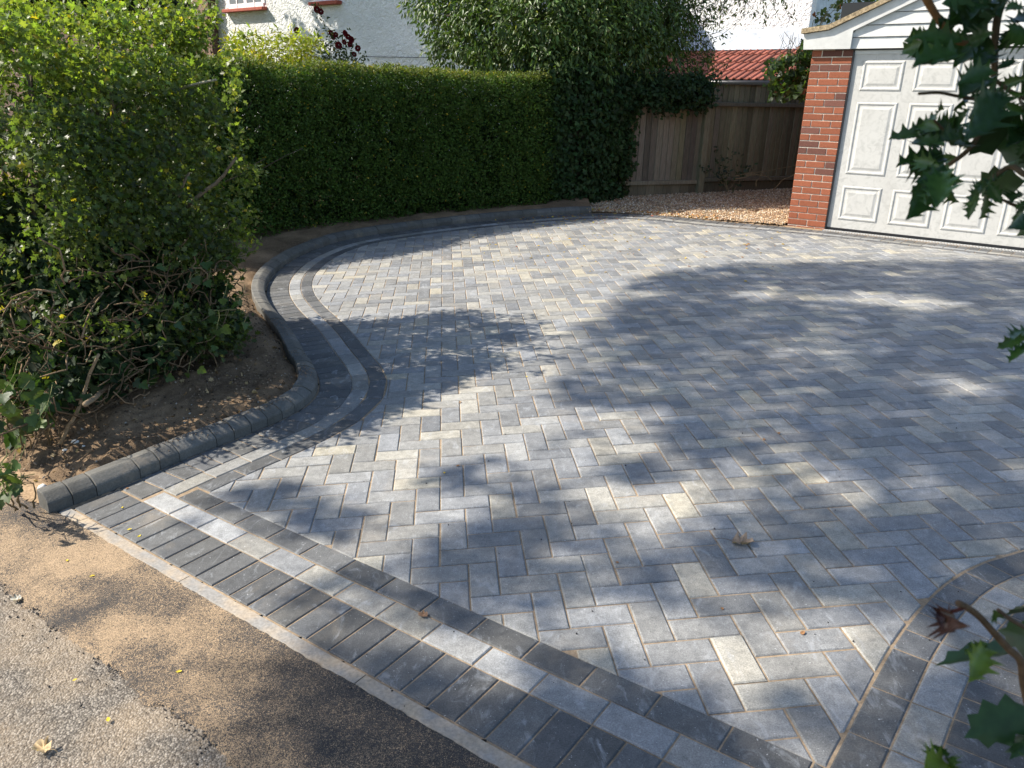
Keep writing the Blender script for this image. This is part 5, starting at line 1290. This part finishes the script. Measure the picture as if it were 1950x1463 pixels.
# the tree it hangs from stands behind, to the right of the drive
hb = np.array([2.5, -0.9, float(S(2.5, -0.9)) + 0.0]); mb = MB(); tr_ = branch_pts(hb, hb + np.array([-0.1, 0.1, 3.3]), 10, 0.03); mb.tube(tr_, np.linspace(0.07, 0.03, 10), 9, (0.11, 0.10, 0.08))
hub = np.array([0.95, 0.62, 2.85]); mb.tube(branch_pts(tr_[-2], hub, 10, 0.03), np.linspace(0.028, 0.012, 10), 7, (0.11, 0.10, 0.08))
C_ = []
ends = [at_dist(*zq(1250, -150), 0.73), at_dist(*zq(640, -120), 0.70), at_dist(*zq(1400, 1110), 0.72), at_dist(*zb(1120, 1150), 0.68), at_dist(*zq(1350, 1240), 0.74), at_dist(*zq(1330, 620), 0.76)]
for k, e in enumerate(ends):
    lo = e[2] < 2.0
    way = np.array([e, e + np.array([0.06, 0.03, 0.05]) + RNG.normal(0, 0.01, 3), np.array([e[0] + 0.11 + 0.03 * k, e[1] + 0.06, e[2] + 0.25]), (np.array([e[0] + 0.16, e[1] + 0.08, e[2] + 0.5]) + hub) / 2, hub]) if lo else np.array([e, (e + hub) / 2 + RNG.normal(0, 0.03, 3), hub])
    q = catm3(way, 6); mb.tube(q, np.linspace(0.0032, 0.0075, len(q)), 6, (0.10, 0.08, 0.05))
    for p in q[3:]:
        if RNG.random() < 0.8: C_.append(np.r_[p, unit(RNG.normal(0, 1, 3) + np.array([0, 0, -0.5]))])
for k in range(46):
    a = tr_[RNG.integers(5, 10)] if k % 2 else hub + (tr_[-2] - hub) * RNG.random(); e = a + np.array([RNG.normal(0, 0.5), RNG.normal(0, 0.5), RNG.uniform(-0.3, 0.6)]); q = branch_pts(a, e, 6, 0.02); mb.tube(q, np.linspace(0.008, 0.003, 6), 5, (0.11, 0.09, 0.06))
    for p in q[2:]: C_.append(np.r_[p, unit(e - a)])
part(mb, 'trunk', M['bark'], hol, True)
C_ = np.array(C_); pr_ = project(C_[:, :3]); keep = ~((pr_[:, 2] > 0) & (pr_[:, 0] > -100) & (pr_[:, 0] < 2020) & (pr_[:, 1] > -100) & (pr_[:, 1] < 1560)); C_ = C_[keep]
foliage('foliage', [clusters(C_[:, :3], C_[:, 3:], 6, 0.07, (0.05, 0.075), fan([(0, 0), (0.16, 0.15), (0.30, 0.2), (0.2, 0.38), (0.34, 0.5), (0.2, 0.66), (0.24, 0.8), (0.08, 0.85), (0, 1.0)], 0.3), (0.016, 0.040, 0.013), 0.3)], M['holly'], hol)

# ------------------------------------------------------------------ roadside trees that shade the drive (they stand left of the frame)
kx = 1 / math.tan(SUN_EL)
def caster(x, y, h, r):
    x = x + 0.12 + r * 0.55
    return (x - D2[0] * h * kx, y - D2[1] * h * kx, h, r)
SHADE = [(1.25, 5.55, 7.6, 0.48), (0.95, 4.75, 7.0, 0.40), (0.85, 3.9, 6.6, 0.50), (0.55, 3.05, 6.4, 0.50), (0.25, 2.35, 6.2, 0.60), (0.0, 1.75, 6.2, 0.60), (-0.25, 1.15, 6.4, 0.55), (1.9, 6.35, 7.8, 0.55), (2.6, 6.75, 8.2, 0.60), (3.4, 6.9, 8.6, 0.62), (4.3, 7.0, 9.0, 0.62), (5.2, 6.8, 9.2, 0.7),
         (1.9, 5.2, 7.6, 0.72), (1.9, 4.0, 7.2, 0.75), (1.6, 2.9, 7.0, 0.7), (1.2, 2.0, 6.8, 0.7), (0.8, 1.2, 6.6, 0.7), (2.7, 5.6, 8.2, 0.75), (2.9, 4.5, 8.0, 0.75), (2.7, 3.4, 7.6, 0.75), (2.3, 2.4, 7.4, 0.7), (3.7, 5.9, 8.8, 0.75), (3.9, 4.8, 8.6, 0.75), (3.7, 3.7, 8.2, 0.75), (4.8, 5.8, 9.2, 0.8), (5.0, 4.6, 9.0, 0.8), (4.9, 3.4, 8.6, 0.8), (5.9, 5.4, 9.4, 0.8), (6.0, 4.2, 9.2, 0.8), (3.2, 2.5, 7.8, 0.7), (4.2, 2.5, 8.2, 0.7),
         (-0.45, 2.75, 5.6, 0.20), (-0.95, 2.95, 5.4, 0.16), (-0.75, 2.35, 5.6, 0.17), (0.05, 3.35, 6.0, 0.20), (-0.7, 1.75, 5.8, 0.30), (-0.9, 1.3, 5.8, 0.30), (1.0, 6.2, 7.2, 0.12), (2.2, 0.6, 7.0, 0.7), (3.2, 0.8, 7.4, 0.7), (2.8, 1.6, 7.4, 0.7), (1.5, 0.5, 6.8, 0.7), (3.6, 1.7, 7.8, 0.7), (2.6, -0.3, 7.0, 0.7), (1.4, -0.4, 6.6, 0.7), (0.4, 0.2, 6.2, 0.7)]
road_tree = tag(empty('roadside_tree', (-6.6, -2.2, -0.4)), 'tall roadside tree left of the drive casting dappled shade across the paving', 'tree')
cb = [caster(*q) for q in SHADE]
OUTL = [(390, 1463), (425, 1335), (480, 1240), (610, 1195), (720, 1130), (800, 1075), (870, 1000), (930, 950), (985, 905), (1040, 862), (1085, 805), (1075, 750), (1110, 672), (1165, 598), (1240, 530), (1330, 517), (1420, 511), (1500, 499), (1600, 490), (1720, 482), (1850, 480), (2000, 490)]
SHP = np.vstack([[on_ground(*q)[:2] for q in OUTL], [(7.2, 6.9), (7.2, -1.0), (-0.9, -1.0)]])
GAPS = [(on_ground(px, py)[:2], r) for px, py, r in ((1395, 1235, 0.12), (1180, 1185, 0.08), (1650, 1215, 0.10), (1120, 935, 0.10), (1330, 950, 0.07), (1700, 570, 0.16), (1800, 580, 0.16), (1470, 560, 0.10), (1400, 900, 0.07), (1640, 940, 0.06), (1250, 1000, 0.06), (690, 1010, 0.08), (760, 1200, 0.07), (905, 1265, 0.06), (1230, 850, 0.07), (1250, 560, 0.08), (1180, 800, 0.10), (1900, 740, 0.10), (1070, 870, 0.10))]
g2 = RNG.uniform((-1.3, -1.0), (7.2, 7.4), (15000, 2)); g2 = g2[inside(g2, SHP)]
dens = vnoise(g2[:, 0], g2[:, 1], 81, 1.3) * 0.6 + vnoise(g2[:, 0], g2[:, 1], 82, 3.5) * 0.4
g2 = g2[RNG.random(len(g2)) < np.clip(0.35 + dens * 1.0, 0, 1)]
for c_, r_ in GAPS: g2 = g2[np.hypot((g2[:, 0] - c_[0]) * 0.75, g2[:, 1] - c_[1]) > r_ + 0.10]
PATCH = np.array([on_ground(*q)[:2] for q in ((520, 955), (590, 985), (450, 945), (560, 1000), (640, 1130), (880, 905))])
g3 = np.repeat(PATCH, 9, 0) + RNG.normal(0, 0.06, (len(PATCH) * 9, 2)); g2 = np.vstack([g2, g3])
hh_ = 6.4 + 0.32 * g2[:, 0] + 0.14 * g2[:, 1] + RNG.uniform(-1.0, 1.0, len(g2)); hh_[-len(g3):] = RNG.uniform(5.2, 6.0, len(g3))
pts_ = np.c_[g2 - D2 * (hh_ * kx)[:, None], hh_]; d_ = unit(RNG.normal(size=pts_.shape) + np.array([0, 0, 0.6]))
foliage('crown', [clusters(pts_, d_, 7, 0.13, (0.07, 0.12), T_PRI, (0.055, 0.090, 0.022), 0.3)], M['leaf'], road_tree)
mb = MB(); tb = np.array([-6.6, -2.2, -0.45]); trk = branch_pts(tb, tb + np.array([0.3, 0.3, 7.6]), 12, 0.05); mb.tube(trk, np.linspace(0.26, 0.10, 12), 12, (0.11, 0.09, 0.07))
for q in [caster(*g_) for g_ in SHADE if g_[0] > 1.3][::2]: mb.tube(branch_pts(trk[9 + RNG.integers(0, 3)], q[:3], 9, 0.10), np.linspace(0.07, 0.012, 9), 6, (0.11, 0.09, 0.07))
part(mb, 'trunk', M['bark'], road_tree, True)

# ------------------------------------------------------------------ small things lying about
def dry_leaf(name, px, py, size, label, col, group=None, curl=0.35, stalk=True, rot=0.0, tmpl=None, h=0.012):
    g0 = on_ground(px, py); root = tag(empty(name, tuple(g0)), label, 'leaf', group)
    o_ = np.array([(0, 0.02), (0.20, 0.05), (0.42, 0.22), (0.30, 0.36), (0.48, 0.58), (0.24, 0.66), (0.22, 0.86), (0, 1.0)]) if tmpl is None else np.array(tmpl)
    tv, tf = fan(o_, 0.0, 0.4)
    # subdivide once so that it can curl
    V = [tuple(p) for p in tv]; Fs = []
    for a, b, c in tf:
        i = len(V); V += [tuple((np.array(V[a]) + V[b]) / 2), tuple((np.array(V[b]) + V[c]) / 2), tuple((np.array(V[c]) + V[a]) / 2)]
        Fs += [(a, i, i + 2), (i, b, i + 1), (i + 2, i + 1, c), (i, i + 1, i + 2)]
    V = np.array(V); V[:, 1] -= 0.45
    V[:, 2] = curl * (V[:, 0] ** 2 * 2.2 + 0.55 * np.maximum(V[:, 1], 0) ** 1.5 + 0.10 * np.sin(V[:, 0] * 19 + V[:, 1] * 11)) + 0.03
    c_, s_ = math.cos(rot), math.sin(rot); Rm = np.array([[c_, -s_, 0], [s_, c_, 0], [0, 0, 1]])
    W = (V * size) @ Rm.T + np.array([g0[0], g0[1], 0]); W[:, 2] = V[:, 2] * size + S(W[:, 0], W[:, 1]) + h * 0.3
    cols = np.tile(col, (len(W), 1)) * RNG.uniform(0.8, 1.2, (len(W), 1))
    o = mesh_obj('blade', W, Fs, M['dry'], None, True, cols); adopt(o, root)
    if stalk:
        a = Rm @ np.array([0, -0.43 * size, 0]) + np.array([g0[0], g0[1], 0]); b = Rm @ np.array([0.1 * size, -1.15 * size, 0]) + np.array([g0[0], g0[1], 0])
        a[2] = float(S(a[0], a[1])) + 0.006; b[2] = float(S(b[0], b[1])) + 0.012; mb = MB(); mb.tube(branch_pts(a, b, 6, 0.002, -0.006), 0.0012, 5, tuple(np.array(col) * 0.5)); part(mb, 'stalk', M['dry'], root)
    return root
dry_leaf('fallen_leaf', 1412, 1036, 0.082, 'curled brown dead leaf lying on the grey paving', (0.30, 0.22, 0.16), None, 0.7, True, -1.9)
dry_leaf('fallen_leaf', 82, 1428, 0.050, 'crumpled pale tan leaf on the old asphalt', (0.52, 0.38, 0.22), None, 0.9, True, 1.1)
dry_leaf('fallen_leaf', 32, 1143, 0.035, 'small whitish dry leaf by the ragged tarmac edge', (0.50, 0.47, 0.40), None, 0.6, False, 2.0)
dry_leaf('fallen_leaf', 806, 1174, 0.034, 'small brown leaf on the pale stretcher course of the front border', (0.22, 0.13, 0.08), None, 0.5, False, 1.4)
dry_leaf('fallen_leaf', 392, 742, 0.085, 'large yellow ivy leaf on the soil under the hedge', (0.36, 0.29, 0.06), None, 0.4, True, 2.4, [(0, 0.10), (0.22, -0.04), (0.50, 0.10), (0.60, 0.34), (0.34, 0.44), (0.36, 0.66), (0.16, 0.78), (0, 1.0)], 0.05)
YL = [(0, 0), (0.3, 0.4), (0.22, 0.75), (0, 1)]
for px, py, lb in ((233, 967, 'tiny yellow leaf on the dark soldier course nearest the kerb end'), (246, 1009, 'tiny yellow leaf lying in a sandy joint of the soldier course'), (265, 1022, 'tiny yellow leaf on the soldier course beside the sandy joint'), (128, 1068, 'tiny yellow leaf on the sandy tarmac below the kerb end'),
                   (175, 1098, 'tiny yellow leaf in the middle of the sandy tarmac'), (340, 1280, 'tiny yellow leaf on the tarmac next to its shaded part'), (206, 1372, 'tiny yellow leaf on old asphalt up and right of the dry leaf'), (142, 1296, 'tiny yellow leaf on old asphalt close to the tarmac edge'),
                   (846, 901, 'tiny yellow leaf on the sunlit herringbone paving'), (1003, 718, 'tiny yellow leaf on the paving below the hedge shadow tip')):
    dry_leaf('yellow_leaf', px, py, RNG.uniform(0.014, 0.020), lb, (0.55, 0.42, 0.04), 'tiny yellow leaves near the front of the drive', 0.5, False, RNG.uniform(0, 6), YL, 0.004)
for px, py, lb in ((872, 888, 'small brown leaf scrap on the sunlit herringbone paving'), (1528, 1207, 'tan leaf scrap in the shade near the curved right border'), (876, 767, 'small brown leaf scrap just below the hedge shadow'), (1483, 826, 'upper of two brown leaf scraps in the deep shade'), (1455, 838, 'lower of two brown leaf scraps in the deep shade'),
                   (1375, 1160, 'brown leaf scrap between the curled dead leaf and the front border'), (1175, 1072, 'brown leaf scrap in the shaded middle of the paving'), (242, 931, 'brown leaf scrap lying against the foot of the kerb')):
    dry_leaf('leaf_scrap', px, py, RNG.uniform(0.014, 0.022), lb, (0.25, 0.13, 0.06), 'brown leaf scraps on the paving', 0.6, False, RNG.uniform(0, 6), [(0, 0), (0.34, 0.3), (0.2, 0.8), (0, 1)], 0.004)
# litter of leaves by the gravel and across the far paving
n = 330; pp = np.c_[RNG.normal(1070, 75, n), RNG.normal(412, 10, n)]; n2 = 170; pq = np.c_[RNG.uniform(900, 1500, n2), RNG.normal(455, 35, n2)]
pp = np.vstack([pp, pq]); pp = pp[(pp[:, 1] > 400) & (pp[:, 1] < 640)]; G = np.array([on_ground(a, b) for a, b in pp]); G = G[inside(G[:, :2], OUT)]; n = len(G)
G[:, 2] = S(G[:, 0], G[:, 1]) + 0.006; nn_ = unit(np.c_[RNG.normal(0, 0.35, (n, 2)), np.ones(n)]); dd_ = unit(np.c_[RNG.normal(0, 1, (n, 2)), np.zeros(n)])
lc = np.array([(0.42, 0.27, 0.05), (0.30, 0.15, 0.06), (0.45, 0.36, 0.06), (0.28, 0.07, 0.04)])[RNG.choice(4, n, p=[0.4, 0.25, 0.25, 0.1])]
V, Fc, C = scatter(T_PRI[0], T_PRI[1], frames(dd_, nn_) * RNG.uniform(0.018, 0.042, n)[:, None, None], G, lc); tag(mesh_obj('leaf_litter', V, Fc, M['dry'], attr=C), 'scatter of yellow and brown leaves on the far paving', 'leaves', kind='stuff')
n = 260; s_ = RNG.uniform(-0.6, 0.5, n) * 1.0; a_ = RNG.uniform(KERB_END - 0.35, KERB_END + 1.7, n); q = LEFT.at(a_, -np.abs(RNG.normal(0, 0.10, n))); q = q[inside(q, GR)]; n = len(q)
V, Fc, C = scatter(T_PRI[0], T_PRI[1], rand_rot(n) * RNG.uniform(0.02, 0.045, n)[:, None, None], np.c_[q, gravel_h(q[:, 0], q[:, 1]) + 0.012], np.array([(0.40, 0.20, 0.07), (0.30, 0.12, 0.05), (0.42, 0.30, 0.08)])[RNG.choice(3, n)])
tag(mesh_obj('leaf_litter', V, Fc, M['dry'], attr=C), 'drift of orange leaves along the edge of the gravel', 'leaves', kind='stuff')
# bits of tar, sand grains
n = 110; s_ = RNG.uniform(-0.4, 2.4, n); t_ = -0.43 - np.abs(RNG.normal(0, 0.05, n)) - (RNG.random(n) < 0.35) * RNG.uniform(0, 0.35, n); P = front(s_, t_, -0.003)
tag(rocks('tar_crumbs', P, RNG.uniform(0.0015, 0.0048, n), np.tile((0.015, 0.014, 0.014), (n, 1)), M['gravel']), 'black crumbs of tar along the ragged tarmac edge', 'crumbs', kind='stuff')
n = 900; s_ = RNG.uniform(-0.7, 2.6, n); s_ = s_[vnoise(s_, 0 * s_, 91, 5) > 0.45]; n = len(s_); t_ = -0.418 + RNG.normal(0, 0.010, n) + 0.018 * (vnoise(s_, 0 * s_, 5, 7) - 0.5); P = front(s_, t_, -0.003)
tag(rocks('tarmac_edge_lumps', P, RNG.uniform(0.0015, 0.004, n), np.tile((0.06, 0.053, 0.047), (n, 1)), M['gravel']), 'ragged black lumps along the edge of the new tarmac', 'tarmac', kind='stuff')
n = 60; pp = np.c_[RNG.uniform(650, 1850, n), RNG.uniform(560, 1350, n)]; G = np.array([on_ground(a, b) for a, b in pp]); G[:, 2] += 0.002
tag(rocks('grit', G, RNG.uniform(0.0015, 0.004, n), np.tile((0.02, 0.018, 0.017), (n, 1)), M['gravel']), 'dark grit scattered over the paving', 'grit', kind='stuff')
# soil crumbs, twigs and flints in the bed
n = 9000; pp = np.c_[RNG.uniform(-3.2, -1.0, n), RNG.uniform(2.6, 6.6, n)]; pp = pp[near_bed(pp)]; n = len(pp)
zz = bed_height(pp[:, 0], pp[:, 1]); cc = np.array([(0.07, 0.048, 0.03), (0.15, 0.105, 0.068), (0.26, 0.19, 0.125), (0.30, 0.28, 0.24)])[RNG.choice(4, n, p=[0.4, 0.35, 0.2, 0.05])]
tag(rocks('soil_crumbs', np.c_[pp, zz + 0.002], RNG.uniform(0.002, 0.011, n) * RNG.uniform(0.4, 1, n), cc, M['gravel']), 'crumbs of dry soil in the bed under the hawthorn hedge', 'soil', kind='stuff')
n = 420; pp = np.c_[RNG.uniform(-2.9, -1.2, n), RNG.uniform(3.0, 5.4, n)]; pp = pp[near_bed(pp)]; n = len(pp)
V, Fc, C = scatter(T_HAW[0], T_HAW[1], rand_rot(n) * RNG.uniform(0.015, 0.04, n)[:, None, None], np.c_[pp, bed_height(pp[:, 0], pp[:, 1]) + 0.008], np.array([(0.24, 0.15, 0.08), (0.16, 0.10, 0.06), (0.33, 0.24, 0.13)])[RNG.choice(3, n)])
tag(mesh_obj('dead_leaves', V, Fc, M['dry'], attr=C), 'dead brown leaves on the soil under the hawthorn hedge', 'leaves', kind='stuff')
tv, tf = rock_template()
for k, (px, py, r, lb) in enumerate(((145, 849, 0.017, 'largest white flint on the soil by the front kerb'), (124, 857, 0.012, 'broad white flint lower left of the largest flint'), (160, 853, 0.007, 'tiny white flint to the right of the largest flint'), (78, 918, 0.018, 'grey slab of flint behind the kerb end'))):
    g0 = on_ground(px, py, 0.05); z = float(bed_height(np.array([g0[0]]), np.array([g0[1]]))[0]); v = tv * (1 + RNG.normal(0, 0.14, (12, 1))) * r * np.array([1.2, 1.0, 0.7]) + np.array([g0[0], g0[1], z + r * 0.4])
    tag(mesh_obj('flint', v, tf, M['stone'], attr=np.tile((0.55, 0.54, 0.50), (12, 1))), lb, 'stone')

# soil spilled over the kerb and on the first blocks
n = 900; s_ = RNG.uniform(0.5, 3.4, n); s_ = s_[vnoise(s_, 0 * s_, 95, 3) > 0.42]; n = len(s_); o_ = -0.10 + np.abs(RNG.normal(0, 0.05, n)); p_ = LEFT.at(s_, o_); zk = np.where(o_ < 0, np.interp(o_, [-0.11, -0.058, -0.01, 0], [0.080, 0.0795, 0.053, 0.0]), 0.0)
tag(rocks('spilled_soil', np.c_[p_, S(p_[:, 0], p_[:, 1]) + zk + 0.001], RNG.uniform(0.0012, 0.0042, n), np.tile((0.20, 0.14, 0.09), (n, 1)) * RNG.uniform(0.5, 1.3, (n, 1)), M['gravel']), 'crumbs of soil spilled along the curved kerb beside the hawthorn hedge', 'soil', kind='stuff')
